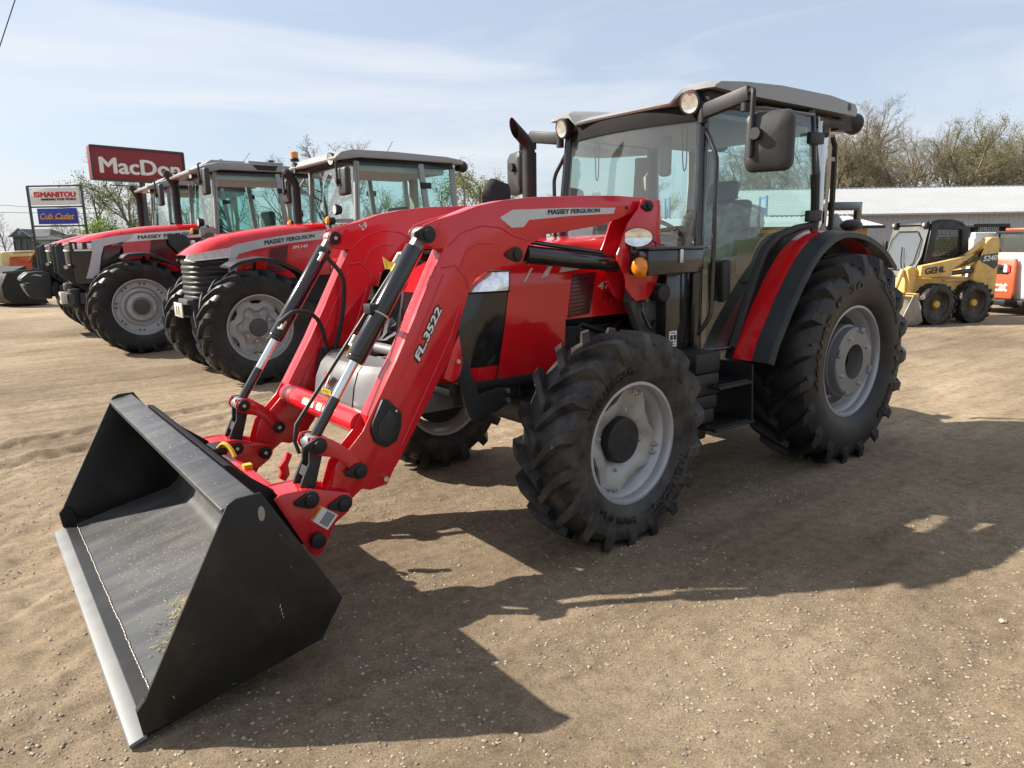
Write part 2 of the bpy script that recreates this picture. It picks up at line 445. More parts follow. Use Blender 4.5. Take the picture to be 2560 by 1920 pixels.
me.loops.add(Fq.size); me.loops.foreach_set('vertex_index', Fq.ravel())
me.polygons.add(len(Fq)); me.polygons.foreach_set('loop_start', np.arange(0, Fq.size, 4)); me.polygons.foreach_set('loop_total', np.full(len(Fq), 4))
me.update(calc_edges=True); me.shade_smooth()
ground = bpy.data.objects.new('ground', me); COL.objects.link(ground); tag(ground, kind='structure', label='packed tan dirt and gravel yard with wheel ruts')
m = bpy.data.materials.new('yard_dirt'); m.use_nodes = True
n, l = m.node_tree.nodes, m.node_tree.links; b = n['Principled BSDF']
b.inputs['Roughness'].default_value = 0.95; b.inputs['Specular IOR Level'].default_value = 0.2
tc = n.new('ShaderNodeTexCoord')
def NZ(sc, det=6, ro=0.6, dist=0.0):
    q = n.new('ShaderNodeTexNoise'); q.inputs['Scale'].default_value = sc; q.inputs['Detail'].default_value = det
    q.inputs['Roughness'].default_value = ro; q.inputs['Distortion'].default_value = dist
    l.new(tc.outputs['Object'], q.inputs['Vector']); return q.outputs['Fac']
def RAMP(src, stops):
    r = n.new('ShaderNodeValToRGB')
    while len(r.color_ramp.elements) < len(stops): r.color_ramp.elements.new(0.5)
    for e, (p, c) in zip(r.color_ramp.elements, stops): e.position = p; e.color = c + (1,)
    l.new(src, r.inputs['Fac']); return r.outputs['Color']
def MIX(fac, a, b_, mode='MIX'):
    x = n.new('ShaderNodeMixRGB'); x.blend_type = mode
    if isinstance(fac, float): x.inputs['Fac'].default_value = fac
    else: l.new(fac, x.inputs['Fac'])
    l.new(a, x.inputs['Color1']); l.new(b_, x.inputs['Color2']); return x.outputs['Color']
base = RAMP(NZ(0.7, 8, 0.62), [(0.30, (0.240, 0.184, 0.124)), (0.52, (0.328, 0.258, 0.178)), (0.72, (0.392, 0.316, 0.228))])
patch = RAMP(NZ(0.23, 5, 0.55, 0.4), [(0.38, (0.72, 0.70, 0.68)), (0.60, (1.08, 1.06, 1.03))])
col = MIX(1.0, base, patch, 'MULTIPLY')
smp = n.new('ShaderNodeMapping'); smp.inputs['Rotation'].default_value = (0, 0, -0.40); smp.inputs['Scale'].default_value = (0.55, 5.0, 1)
l.new(tc.outputs['Object'], smp.inputs['Vector'])
sn = n.new('ShaderNodeTexNoise'); sn.inputs['Scale'].default_value = 1.0; sn.inputs['Detail'].default_value = 7; sn.inputs['Roughness'].default_value = 0.62
l.new(smp.outputs['Vector'], sn.inputs['Vector'])
strk = RAMP(sn.outputs['Fac'], [(0.34, (0.76, 0.74, 0.72)), (0.50, (1.0, 1.0, 1.0)), (0.68, (1.14, 1.13, 1.11))])
col = MIX(0.9, col, strk, 'MULTIPLY')
grit = RAMP(NZ(110, 4, 0.8), [(0.30, (0.38, 0.36, 0.33)), (0.50, (1.0, 1.0, 1.0)), (0.70, (1.45, 1.42, 1.36))])
mid_ = RAMP(NZ(14, 5, 0.7), [(0.32, (0.70, 0.68, 0.66)), (0.55, (1.03, 1.03, 1.03)), (0.72, (1.16, 1.15, 1.13))])
col = MIX(0.9, col, mid_, 'MULTIPLY')
col = MIX(0.85, col, grit, 'MULTIPLY')
vo = n.new('ShaderNodeTexVoronoi'); vo.inputs['Scale'].default_value = 70
l.new(tc.outputs['Object'], vo.inputs['Vector'])
spk = RAMP(vo.outputs['Distance'], [(0.10, (1, 1, 1)), (0.16, (0, 0, 0))])
spn = RAMP(NZ(2.1, 4, 0.6), [(0.45, (0, 0, 0)), (0.65, (0.8, 0.8, 0.8))])
sm = n.new('ShaderNodeMixRGB'); sm.blend_type = 'MULTIPLY'; sm.inputs['Fac'].default_value = 1
l.new(spk, sm.inputs['Color1']); l.new(spn, sm.inputs['Color2'])
pc = RAMP(vo.outputs['Color'], [(0.2, (0.17, 0.155, 0.14)), (0.5, (0.42, 0.35, 0.26)), (0.8, (0.52, 0.46, 0.37))])
col = MIX(sm.outputs['Color'], col, pc)
# grass beyond the yard
sep = n.new('ShaderNodeSeparateXYZ'); l.new(tc.outputs['Object'], sep.inputs['Vector'])
ln = n.new('ShaderNodeVectorMath'); ln.operation = 'LENGTH'; l.new(tc.outputs['Object'], ln.inputs[0])
mrg = n.new('ShaderNodeMapRange'); mrg.inputs['From Min'].default_value = 58; mrg.inputs['From Max'].default_value = 70
l.new(ln.outputs['Value'], mrg.inputs['Value'])
grass = RAMP(NZ(0.5, 6), [(0.3, (0.06, 0.085, 0.02)), (0.7, (0.15, 0.16, 0.05))])
col = MIX(mrg.outputs['Result'], col, grass)
l.new(col, b.inputs['Base Color'])
bp = n.new('ShaderNodeBump'); bp.inputs['Strength'].default_value = 0.75; bp.inputs['Distance'].default_value = 0.012
hm = n.new('ShaderNodeMath'); hm.operation = 'ADD'
l.new(NZ(45, 9, 0.78), hm.inputs[0]); l.new(NZ(210, 4, 0.8), hm.inputs[1]); l.new(hm.outputs['Value'], bp.inputs['Height'])
l.new(bp.outputs['Normal'], b.inputs['Normal'])
me.materials.append(m)

# loose stones
def pebbles(name, N, seed, smin, smax, region, label, m_):
    r = np.random.default_rng(seed); V = []; F = []
    oc = np.array([(1, 0, 0), (-1, 0, 0), (0, 1, 0), (0, -1, 0), (0, 0, 1), (0, 0, -1), (.62, .62, .55), (-.62, .6, .5), (.6, -.62, .52), (-.6, -.6, .55)], float)
    tri = [(0, 6, 4), (6, 2, 4), (2, 7, 4), (7, 1, 4), (1, 9, 4), (9, 3, 4), (3, 8, 4), (8, 0, 4), (0, 2, 6), (2, 1, 7), (1, 3, 9), (3, 0, 8), (0, 5, 2), (2, 5, 1), (1, 5, 3), (3, 5, 0)]
    XY = np.array([region(r) for _ in range(int(N * 2.2))])
    dn = .5 + 1.1 * vnoise(XY[:, 0], XY[:, 1], .9, 21) + .9 * vnoise(XY[:, 0], XY[:, 1], .3, 22)      # stones lie in drifts
    XY = XY[r.random(len(XY)) < dn * .9][:N]; N = len(XY); Zs = gz([p[0] for p in XY], [p[1] for p in XY])
    for i in range(N):
        x, y = XY[i]
        s = smin + (smax - smin) * r.random() ** 4
        a = r.random() * 6.28; c, q = math.cos(a), math.sin(a)
        P = oc * (1 + 0.35 * (r.random((10, 3)) - 0.5)) * np.array([s * (0.8 + .6 * r.random()), s, s * (0.45 + .3 * r.random())])
        X = P[:, 0] * c - P[:, 1] * q; Y = P[:, 0] * q + P[:, 1] * c
        z = float(Zs[i]) + s * 0.12
        o = len(V); V += list(zip(X + x, Y + y, P[:, 2] + z)); F += [(p + o, t + o, k + o) for p, t, k in tri]
    mb = MB(); mb.v = V; mb.f = F
    me = bpy.data.meshes.new(name); me.from_pydata(V, [], F)
    me.materials.append(m_)
    ob = bpy.data.objects.new(name, me); COL.objects.link(ob); tag(ob, label, 'gravel', kind='stuff')
    return ob
def stone_mat(name, cols):
    m = bpy.data.materials.new(name); m.use_nodes = True
    n, l = m.node_tree.nodes, m.node_tree.links; b = n['Principled BSDF']; b.inputs['Roughness'].default_value = 0.8
    ge = n.new('ShaderNodeNewGeometry'); r = n.new('ShaderNodeValToRGB'); r.color_ramp.interpolation = 'CONSTANT'
    while len(r.color_ramp.elements) < len(cols): r.color_ramp.elements.new(0.5)
    for i, (e, c) in enumerate(zip(r.color_ramp.elements, cols)): e.position = i / len(cols); e.color = c + (1,)
    l.new(ge.outputs['Random Per Island'], r.inputs['Fac']); l.new(r.outputs['Color'], b.inputs['Base Color'])
    return m
sm1 = stone_mat('loose_stone', [(0.30, 0.245, 0.18), (0.33, 0.27, 0.195), (0.24, 0.195, 0.145), (0.36, 0.30, 0.215), (0.30, 0.25, 0.185), (0.14, 0.132, 0.125), (0.38, 0.32, 0.235), (0.26, 0.215, 0.16), (0.33, 0.275, 0.205), (0.20, 0.175, 0.15)])
def reg_near(r):
    t = r.random()
    d = 0.9 + 5.2 * r.random() ** 1.3; a = (r.random() - .5) * 1.45
    h = Vector((CF.x, CF.y, 0)).normalized(); q = Vector((CR.x, CR.y, 0)).normalized()
    p = CAMLOC + h * d + q * (d * math.tan(a))
    return p.x, p.y
pebbles('gravel', 36000, 3, 0.0014, 0.0085, reg_near, 'scattered tan and grey pebbles on the dirt in front', sm1)
pebbles('gravel_stones', 110, 5, 0.006, 0.019, reg_near, 'larger loose stones lying on the dirt', sm1)
# ------------------------------------------------------------------ wheels
def tyre_profile(R, w, rb, h):
    """(radius, y) from outer bead over the tread to inner bead"""
    half = [(rb, w * .80), (rb + .03, w * .90), (rb + (R - rb) * .30, w * .985), (rb + (R - rb) * .50, w * 1.0), (rb + (R - rb) * .68, w * .97),
            (R - h - .030, w * .90), (R - h - .008, w * .72), (R - h, w * .40), (R - h + .004, 0)]
    return half + [(r, -y) for r, y in half[-2::-1]]
def tyre_mesh(R, w, rb, h, nl, bw, dirn=1, sweep=1.0, seg=72, flat=0.0):
    mb = MB(); mb.lathe(tyre_profile(R, w, rb, h), n=seg)
    for i in range(nl):
        for s in (1, -1):
            th0 = 2 * PI * (i + (0.5 if s < 0 else 0)) / nl
            ts = (-.06, .12, .35, .6, .80, .93, 1.0)
            V = []
            for t in ts:
                y = s * t * w * .97
                th = th0 + dirn * sweep * (max(t, 0) ** .85) * w / R
                Rt = R - (0.0 if t < .7 else .018 * ((t - .7) / .3) ** 2) - .004 * (1 - t)
                if t > .97: Rt = R - .018
                rb_ = R - h - .012 - (.03 if t > .85 else 0)
                bt = bw * (0.62 if t < 0 else 0.5 + .12 * t); bb = bw * (.78 + .12 * t)
                for r, b_ in ((rb_, -bb), (Rt, -bt), (Rt, bt), (rb_, bb)):
                    a = th + b_ / r
                    V.append((r * math.cos(a), y, r * math.sin(a)))
            # shoulder end runs down the sidewall
            for k_, (rr_, tt_, yy_) in enumerate(((R - h - .045, 1.05, 1.0), (R - h - .105, 1.16, .992))):
                th = th0 + dirn * sweep * tt_ * w / R
                for r, b_, yo_ in ((rr_, -bw * .95, -.008), (rr_, -bw * .62, .012 - .008 * k_), (rr_, bw * .62, .012 - .008 * k_), (rr_, bw * .95, -.008)):
                    a = th + b_ / r; V.append((r * math.cos(a), s * (w * yy_ + yo_), r * math.sin(a)))
            m = len(ts) + 2
            F = [(k * 4 + q, k * 4 + q + 1, (k + 1) * 4 + q + 1, (k + 1) * 4 + q) for k in range(m - 1) for q in range(3)]
            F += [(0, 1, 2, 3), ((m - 1) * 4, (m - 1) * 4 + 1, (m - 1) * 4 + 2, (m - 1) * 4 + 3)]
            mb.add(V, F)
    return mb
def sidewall_text(parent, items, R, w, rb, m='rubber_text'):
    for s, rad, hgt, a_mid, span in items:
        mb = MB()
        def fn(u, v):
            r = rad + (v - .5) * hgt; a = a_mid + (u - .5) * span   # reads clockwise seen from outside
            y = np.interp(r, [rb + .042, rb + .012 + (R - rb - .012) * .30, rb + .012 + (R - rb - .012) * .50, rb + .012 + (R - rb - .012) * .68, R - .08], [w * .90, w * .985, w, w * .97, w * .90]) + .005
            return (r * math.cos(a), y, r * math.sin(a))
        put_text(mb, s, fn, fat=.06, lift=(0, .0004, 0))
        mb.build('lettering', m, parent, smooth=False)
def rim_profile(r, fl):
    return [(r - .004, fl - .02), (r + .020, fl - .006), (r + .020, fl), (r - .002, fl + .002), (r - .012, fl - .012), (r - .016, fl - .05), (r - .040, fl - .075),
            (r - .046, fl - .10), (r - .062, fl - .12), (r - .062, -fl * .2), (r - .03, -fl * .5), (r - .02, -fl + .03), (r - .004, -fl), (r + .02, -fl), (r + .02, -fl - .01), (r, -fl - .004)]
def bolts(parent, n, rad, y, a0=0.0, r=.011, h=.018, m='steel', pairs=None):
    angs = [a0 + 2 * PI * i / n for i in range(n)] if pairs is None else [a0 + 2 * PI * i / n + s * pairs for i in range(n) for s in (-1, 1)]
    first = None
    for a in angs:
        if first is None:
            mb = MB(); mb.cyl((0, -.01, 0), (0, h * .55, 0), r, 6); mb.cyl((0, 0, 0), (0, h, 0), r * .55, 8); mb.cyl((0, -.012, 0), (0, .002, 0), r * 1.35, 12)
            first = mb.build('bolt', m, parent); o = first
        else:
            o = first.copy(); COL.objects.link(o); o.parent = parent
        o.location = (rad * math.cos(a), y, rad * math.sin(a))
def wheel(parent, loc, rz, R, w, rb, h, nl, bw, style, side=1, rubber='rubber', seg=72, rimmat='rim_silver', texts=None, spin=0.0, lean=0.0):
    """axis +Y is the outside; side -1 turns it about for the right hand side"""
    fl = w * .80
    dirn = 1 if side > 0 else -1
    mb = MB(); mb.lathe(rim_profile(rb, fl), n=56)
    if style == 'wavy':          # disc with four bolted lobes
        ro = rb - .030; yin = fl - .082; yh = fl - .138
        rows = []
        for k, t in enumerate((0, .18, .45, .7, .88, 1.0)):
            row = []
            for i in range(97):
                a = 2 * PI * i / 96
                lob = .5 + .5 * math.cos(4 * (a - .35)); lob = min(1, max(0, lob * 1.5 - .2))
                rout = (rb * .70) + (ro - rb * .70) * lob
                r = .10 + (rout - .10) * t
                y = yh + (.026 * math.sin(t * PI) * (1 - .3 * lob)) + (yin - yh) * t ** 1.3
                row.append((r * math.cos(a), y, r * math.sin(a)))
            rows.append(row)
        disc = MB(); disc.grid(rows); disc.grid([rows[-1], [(x, y - .022, z) for x, y, z in rows[-1]]])
    elif style == 'castring':    # rear wheel: deep disc
        mb.lathe([(0.10, -.02), (.20, .0), (rb * .62, -.01), (rb * .75, -.04), (rb - .07, -.05)], n=48)
    elif style == 'disc':        # background wheels: pressed disc with raised middle
        mb.lathe([(0.02, fl - .10), (rb * .33, fl - .10), (rb * .36, fl - .075), (rb * .50, fl - .085), (rb * .58, fl - .14), (rb * .70, fl - .15), (rb * .74, fl - .09), (rb - .03, fl - .085)], n=48)
    elif style == 'wavydisc':
        ro = rb - .02; rows = []
        for t, dy in ((0, .0), (.3, .0), (.42, -.03), (.55, -.05), (.7, -.01), (.85, -.02), (1.0, -.03)):
            row = []
            for i in range(97):
                a = 2 * PI * i / 96
                lob = .5 + .5 * math.cos(6 * a); lob = min(1, max(0, lob * 1.6 - .25))
                rout = rb * .74 + (ro - rb * .74) * lob
                r = .04 + (rout - .04) * t
                row.append((r * math.cos(a), fl - .085 + dy, r * math.sin(a)))
            rows.append(row)
        mb.grid(rows); mb.grid([rows[-1], [(x, y - .03, z) for x, y, z in rows[-1]]])
    wo = mb.build('wheel', rimmat, parent, ang=35)
    wo.location = loc; wo.rotation_euler = (0, spin * 0, rz + (0 if side > 0 else PI))
    ty = tyre_mesh(R, w, rb + .012, h, nl, bw, dirn, seg=seg)
    if spin:
        ty.xf(Matrix.Rotation(spin, 4, 'Y'))
    ty.build('tyre', rubber, wo, ang=32)
    if style == 'wavy':
        disc.build('rim_disc', 'rim_grey', wo, ang=40)
        MB().lathe([(0, fl - .24), (rb - .064, fl - .235)], n=40).build('gap_shade_disc', 'black_plastic', wo)  # added black disc standing in for the shade behind the lobe gaps
        MB().lathe([(0, fl - .068), (.112, fl - .068), (.122, fl - .074), (.126, fl - .09), (.128, fl - .20), (.0, fl - .20)], n=40).build('hub', 'black_plastic', wo, ang=30)
        hb = MB()
        for a in (0.4, 1.5, 3.2, 4.6): hb.cyl((.05 * math.cos(a), fl - .069, .05 * math.sin(a)), (.05 * math.cos(a), fl - .066, .05 * math.sin(a)), .007, 10)
        hb.build('hub_plug', 'black_gloss', wo)
        bolts(wo, 8, .168, fl - .118, .2, r=.012, h=.026)
        bolts(wo, 4, rb - .050, fl - .080, .35, r=.013, h=.03, pairs=.085)
    elif style == 'castring':
        MB().lathe([(.126, fl - .10), (.126, fl + .012), (.236, fl + .012), (.246, fl + .004), (.246, fl - .05), (.262, fl - .055), (.262, fl - .16), (.126, fl - .16)], n=48).build('wheel_weight', 'cast_grey', wo, ang=30)
        nt = MB()
        for a in (.35, 1.9, 3.5, 5.05):
            c, s_ = math.cos(a), math.sin(a)
            nt.obox((.232 * c, fl + .016, .232 * s_), (.018 * c, 0, .018 * s_), (0, .008, 0), (-.03 * s_, 0, .03 * c))
        nt.build('cast_lug', 'cast_grey', wo, bevel=.004)
        MB().lathe([(0, -.02), (.08, -.02), (.095, -.03), (.10, -.2)], n=32).build('hub', 'dark_grey', wo)
        bolts(wo, 4, .19, fl + .014, 1.1, r=.012, h=.02)
        bolts(wo, 6, rb - .10, -.03, .3, r=.014, h=.03, pairs=.07)
    else:
        MB().lathe([(0, fl - .06), (rb * .26, fl - .06), (rb * .285, fl - .07), (rb * .29, fl - .11)], n=36).build('hub', 'dark_grey', wo, ang=30)
        bolts(wo, 8, rb * .42, fl - .078, .2, r=.013, h=.02)
        if style == 'disc': bolts(wo, 8, rb * .85, fl - .085, .1, r=.012, h=.01, m='dark_grey', pairs=.09)
        else: bolts(wo, 6, rb - .05, fl - .112, 0, r=.011, h=.015, m='steel', pairs=.07)
    if texts: sidewall_text(wo, texts, R, w, rb)
    return wo
# ------------------------------------------------------------------ the red loader tractor in front
T = empty('tractor', (0, 0, 0))
tag(T, 'large red tractor with front loader and black bucket, nearest the camera', 'tractor')
FW = dict(R=.592, w=.178, rb=.316, h=.046, nl=18, bw=.044, style='wavy')
RW = dict(R=.765, w=.236, rb=.388, h=.050, nl=19, bw=.050, style='castring')
wheel(T, (2.298, .928, .567), R_(2.4), side=1, texts=[('TRELLEBORG', .407, .038, 3.91, .95), ('340/85 R 24', .407, .034, 5.12, .75), ('TRELLEBORG', .407, .038, .95, .95)], spin=.05, **FW)
wheel(T, (2.298, -.928, .567), R_(2.4), side=-1, spin=.12, **FW)
wheel(T, (0, .853, .740), 0, side=1, rubber='rubber_new', texts=[('460/85 R 30', .550, .050, .63, 1.8), ('TRELLEBORG', .60, .060, 2.35, .75), ('TM 600', .575, .052, 3.5, 1.1)], seg=84, spin=.1, **RW)
wheel(T, (0, -.853, .740), 0, side=-1, rubber='rubber_new', seg=84, spin=.2, **RW)

# chassis, axles, engine
mb = MB(); mb.box(-.35, 2.35, -.17, .17, .52, .86); mb.box(2.35, 2.95, -.17, .17, .68, .86); mb.box(.2, 1.5, -.30, .30, .42, .80); mb.box(-.45, .35, -.34, .34, .48, 1.05)
mb.build('chassis', 'dark_grey', T, bevel=.02)
mb = MB(); mb.tube([(2.298, -.78, .567), (2.298, -.55, .57), (2.298, -.22, .60), (2.298, .22, .60), (2.298, .55, .57), (2.298, .78, .567)], [.13, .085, .10, .10, .085, .13], 16)
mb.build('front_axle', 'dark_grey', T)
MB().cyl((0, -.75, .74), (0, .75, .74), .13, 20).build('rear_axle', 'dark_grey', T)
mb = MB(); mb.box(1.55, 2.60, -.26, .26, .80, 1.36); mb.box(1.6, 2.1, .24, .33, .90, 1.10); mb.cyl((1.75, .36, .86), (1.75, .36, 1.05), .05, 16); mb.cyl((1.95, .35, .9), (2.12, .35, .9), .055, 16)
mb.box(1.50, 1.56, -.36, .36, .80, 1.60)
mb.tube([(1.6, .33, 1.12), (1.8, .36, 1.05), (2.0, .34, 1.12), (2.15, .34, 1.0)], .018, 8)
mb.tube([(1.62, .36, .98), (1.85, .38, .96), (2.05, .36, 1.04)], .012, 8)
mb.build('engine', 'black_plastic', T, bevel=.01)
gm = MB()
for i in range(9):
    gm.box(2.02 + i * .016, 2.030 + i * .016, .352, .360, .93, 1.10)
gm.box(2.01, 2.17, .340, .352, .92, 1.11)
gm.build('cooling_louver', 'black_plastic', T)

# bonnet built from stacked horizontal rings
HZ = [.86, .94, 1.05, 1.16, 1.25, 1.345, 1.40, 1.47, 1.53, 1.575, 1.61, 1.635, 1.65, 1.657]
def hx0(z): return 2.16 if z < 1.155 else 1.53
def hF(z): return float(np.interp(z, [.86, .94, 1.16, 1.345, 1.47, 1.53, 1.575, 1.61, 1.635, 1.65, 1.657], [3.00, 3.015, 3.0, 2.955, 2.86, 2.73, 2.56, 2.32, 2.05, 1.8, 1.62]))
def hW(z): return float(np.interp(z, [.86, .94, 1.16, 1.40, 1.53, 1.575, 1.61, 1.635, 1.65, 1.657], [.355, .37, .382, .382, .365, .34, .30, .245, .17, .08]))
def hC(z): return min(float(np.interp(z, [.86, .94, 1.345, 1.47], [2.665, 2.65, 2.585, 2.57])), hF(z) - .12 if z < 1.5 else max(1.54, hF(z) - .36))
def ring(z, part, off=0.0, s=1, x0=None):
    """points along left side: part 'side' rear->curve start, 'nose' curve start->front centre"""
    x0 = hx0(z) if x0 is None else x0
    F, W_, C = hF(z) + off, hW(z) + off, hC(z)
    if part == 'side':
        return [(x0 + (C - x0) * k / 6, s * W_, z) for k in range(7)]
    out = []
    for k in range(11):
        t = k / 10 * PI / 2
        out.append((C + (F - C) * math.sin(t) ** .75, s * W_ * math.cos(t) ** .62 if k < 10 else 0.0, z))
    return out
mb = MB()
for s in (1, -1):
    up = [z for z in HZ if z >= 1.16]; lo = [z for z in HZ if z <= 1.16]
    mb.grid([ring(z, 'side', s=s, x0=1.53) for z in up])
    mb.grid([ring(z, 'side', s=s, x0=2.16) for z in lo])
    mb.grid([ring(z, 'nose', s=s) for z in HZ if z >= 1.345])
    mb.grid([ring(z, 'nose', s=s) for z in (.86, .94)])
mb.add([ring(1.657, 'side', s=s)[k] for k in (0, 6) for s in (1, -1)] + [ring(1.657, 'nose')[10]], [(0, 1, 3, 2), (2, 3, 4)])
hood = mb.build('bonnet', 'red_hood', T, ang=50)
mb = MB()
for s in (1, -1): mb.grid([ring(z, 'nose', off=-.004, s=s) for z in (.94, 1.05, 1.16, 1.25, 1.345)])
mb.build('grille', 'grille_black', T, ang=60)
for s in (1, -1):
    mb = MB()
    rows = []
    for z in (1.350, 1.385, 1.42, 1.462):
        r = ring(z, 'nose', off=.004, s=s); lo_ = 0
        rows.append([r[k] for k in range(0, 8)])
    # slanted lower-front corner
    mb.grid(rows); h_ = mb.build('headlight', 'lens', T, ang=60)
    MB().tube([Vector(p) + Vector((0, s * .003, 0)) for p in rows[0]] + [Vector(p) for p in rows[-1][::-1]] + [Vector(rows[0][0])], .006, 6).build('bezel', 'black_gloss', h_)
    mb = MB(); mb.prism([(2.104, 1.423), (1.912, 1.435), (1.968, 1.180), (2.145, 1.167)], s * .376, s * .3865); sv = mb.build('side_vent', 'maroon_mesh', T, bevel=.002)
    ms = MB()
    for k in range(11): f_ = (k + .5) / 11; ms.beam((2.104 + .041 * f_, s * .3875, 1.423 - .256 * f_), (1.912 + .056 * f_, s * .3875, 1.435 - .255 * f_), .004, .005)
    ms.build('vent_mesh', 'black_plastic', sv)
    st = MB()
    for q in (((2.479, 1.395), (2.462, 1.398), (2.408, 1.470), (2.423, 1.470)), ((2.349, 1.414), (2.30, 1.422), (2.262, 1.476), (2.291, 1.476)), ((2.209, 1.438), (2.053, 1.451), (2.09, 1.478), (2.18, 1.478))):
        st.prism(q, s * .379, s * .3845)
    st.build('bonnet_stripe', 'grey_decal', T)
    # parting line and lower seam
    MB().tube([(2.655, s * .3735, .94), (2.665, s * .358, .862)], .004, 6).build('panel_seam', 'black_plastic', T)
lt = MB(); put_text(lt, '4707', quadmap((1.895, .3845, 1.325), (1.69, .3845, 1.331), (1.69, .3845, 1.374), (1.895, .3845, 1.368)), shear=.1, fat=.05, lift=(0, .0003, 0))
lt.build('model_number', 'white_decal', T, smooth=False)
lt = MB(); put_text(lt, 'Dyna', quadmap((1.862, .3845, 1.243), (1.712, .3845, 1.262), (1.712, .3845, 1.318), (1.862, .3845, 1.299)), shear=.35, bold=-.002)
lt.prism([(1.80, 1.316), (1.715, 1.322), (1.715, 1.331), (1.80, 1.325)], .380, .3845)
lt.build('script_lettering', 'black_decal', T, smooth=False)
MB().box(2.15, 2.98, -.36, .36, .80, .862).build('lower_sill', 'black_plastic', T, bevel=.012)

# front support frame and brackets
for s in (1, -1):
    mb = MB(); mb.prism([(3.06, 1.04), (2.93, 1.03), (2.90, 1.00), (2.826, .801), (2.70, .820), (2.615, .815), (2.615, .731), (2.70, .69), (2.87, .66), (2.90, .70), (2.965, .93), (3.06, .95)], s * .40, s * .422)
    mb.build('guard_bracket', 'charcoal', T, bevel=.004)
    bb = MB()
    for z in (.80, .745): bb.cyl((2.635, s * .42, z), (2.635, s * .436, z), .014, 6)
    bb.build('bracket_bolt', 'steel', T)
mb = MB(); mb.box(2.85, 3.18, -.20, .20, .69, .80); mb.box(3.1, 3.30, -.16, .16, .68, .86)
mb.build('weight_carrier', 'cast_grey', T, bevel=.012)
mat('cover_panel', (0.12, 0.122, 0.125), 0.4, metal=0.3, var=.1, dust=.12)
# silver front cover between the loader arms
def cov_row(z, back, wk):
    P_ = [(3.27, -.45), (3.385, -.455), (3.455, -.33), (3.495, -.24), (3.505, -.12), (3.508, 0), (3.505, .12), (3.495, .24), (3.455, .33), (3.385, .455), (3.27, .45)]
    return [(max(3.25, x - back), y * wk, z) for x, y in P_]
rows = [cov_row(z, b_, k_) for z, b_, k_ in ((.700, .085, .90), (.725, .030, .97), (.765, .0, 1.0), (.90, .022, 1.0), (.975, .052, .965), (1.005, .085, .93), (1.015, .20, .90))]
mb = MB(); mb.grid(rows); mb.add([p for p in rows[-1]], [tuple(range(11))]); mb.add([p for p in rows[0]], [tuple(range(11))])
cov = mb.build('front_weight', 'cover_silver', T, ang=22)
pan = MB(); pan.grid([[(p[0] + .004, p[1], p[2]) for p in r[3:8]] for r in rows[2:6]]); pan.build('centre_panel', 'cover_panel', cov, ang=50)
MB().grid([[(p[0] + .004, p[1], p[2]) for p in r] for r in rows[0:3]]).build('lower_lip', 'black_plastic', cov, ang=50)
em = MB()
for k in range(3):
    em.sheet([(3.512, -.055 + k * .022, .905 - k * .002), (3.508, -.03 + k * .022, .955 - k * .004), (3.508, -.012 + k * .022, .955 - k * .004), (3.512, -.040 + k * .022, .885)], .004, (1, 0, .2))
em.build('emblem', 'logo_red', cov)
em = MB()
for k in range(2): em.sheet([(3.516, -.062 + k * .03, .872), (3.512, .012 + k * .03, .950), (3.512, .020 + k * .03, .950), (3.516, -.052 + k * .03, .870)], .004, (1, 0, .2))
em.build('emblem_slash', 'white_decal', cov)
MB().sheet([(3.517, -.07, .835), (3.517, .045, .835), (3.517, .045, .862), (3.517, -.07, .862)], .003, (1, 0, .1)).build('model_badge', 'yellow', cov)
lt = MB(); put_text(lt, '4707', quadmap((3.520, -.06, .838), (3.520, .035, .838), (3.520, .035, .859), (3.520, -.06, .859))); lt.build('badge_lettering', 'black_decal', cov, smooth=False)
for s in (1, -1): MB().cyl((3.40, s * .405, .76), (3.47, s * .405, .765), .022, 14).build('tie_down_hole', 'black_gloss', cov)
mb = MB()
for y in (-.30, .0, .28): mb.tube([(3.2, y, .98), (3.0, y * .9, 1.0), (2.9, y * .8, .92)], .02, 10)
mb.cyl((3.12, -.42, 1.03), (3.12, .45, 1.03), .030, 14)
mb.build('cover_stay', 'cast_grey', T)

# rear fenders
FC = sl2([(-.66, 1.40), (-.47, 1.53), (-.22, 1.625), (0, 1.660), (.20, 1.655), (.40, 1.580), (.56, 1.455), (.72, 1.262), (.85, 1.070), (.925, .950), (.975, .833)], 4)
def ribbon(cur, y0, y1, th, drop0=0.0, drop1=0.0):
    mb = MB(); rows = []
    for i, (x, z) in enumerate(cur):
        a = Vector(cur[max(i - 1, 0)]); b_ = Vector(cur[min(i + 1, len(cur) - 1)]); t = (b_ - a).normalized(); nn = Vector((-t.y, t.x))
        o0 = -nn * drop0; o1 = -nn * drop1; it = -nn * th
        rows.append([(x + o0.x, y0, z + o0.y), (x + o1.x, y1, z + o1.y), (x + o1.x + it.x, y1, z + o1.y + it.y), (x + o0.x + it.x, y0, z + o0.y + it.y), (x + o0.x, y0, z + o0.y)])
    mb.grid(rows)
    mb.add(rows[0][:4] + rows[-1][:4], [(0, 1, 2, 3), (4, 5, 6, 7)])
    return mb
FCn = [( -x, z) for x, z in FC]
for s in (1, -1):
    fe = ribbon(FC, s * .72, s * .868, .015).build('fender', 'red_hood', T, ang=40)
    ribbon(FC, s * .870, s * .985, .018, .0, .012).build('fender_extension', 'charcoal', fe, ang=40)
    ribbon(FC, s * .985, s * 1.002, .034, .010, .018).build('fender_lip', 'charcoal', fe, ang=40)
    MB().prism([(x, z) for x, z in FC] + [(.90, .80), (-.30, .80), (-.60, 1.2)], s * .66, s * .715).build('inner_fender', 'black_plastic', fe)
    mb = MB(); mb.ball((-.30, s * .80, 1.70), .11, .07, .045, 14); mb.build('rear_light', 'black_plastic', fe)

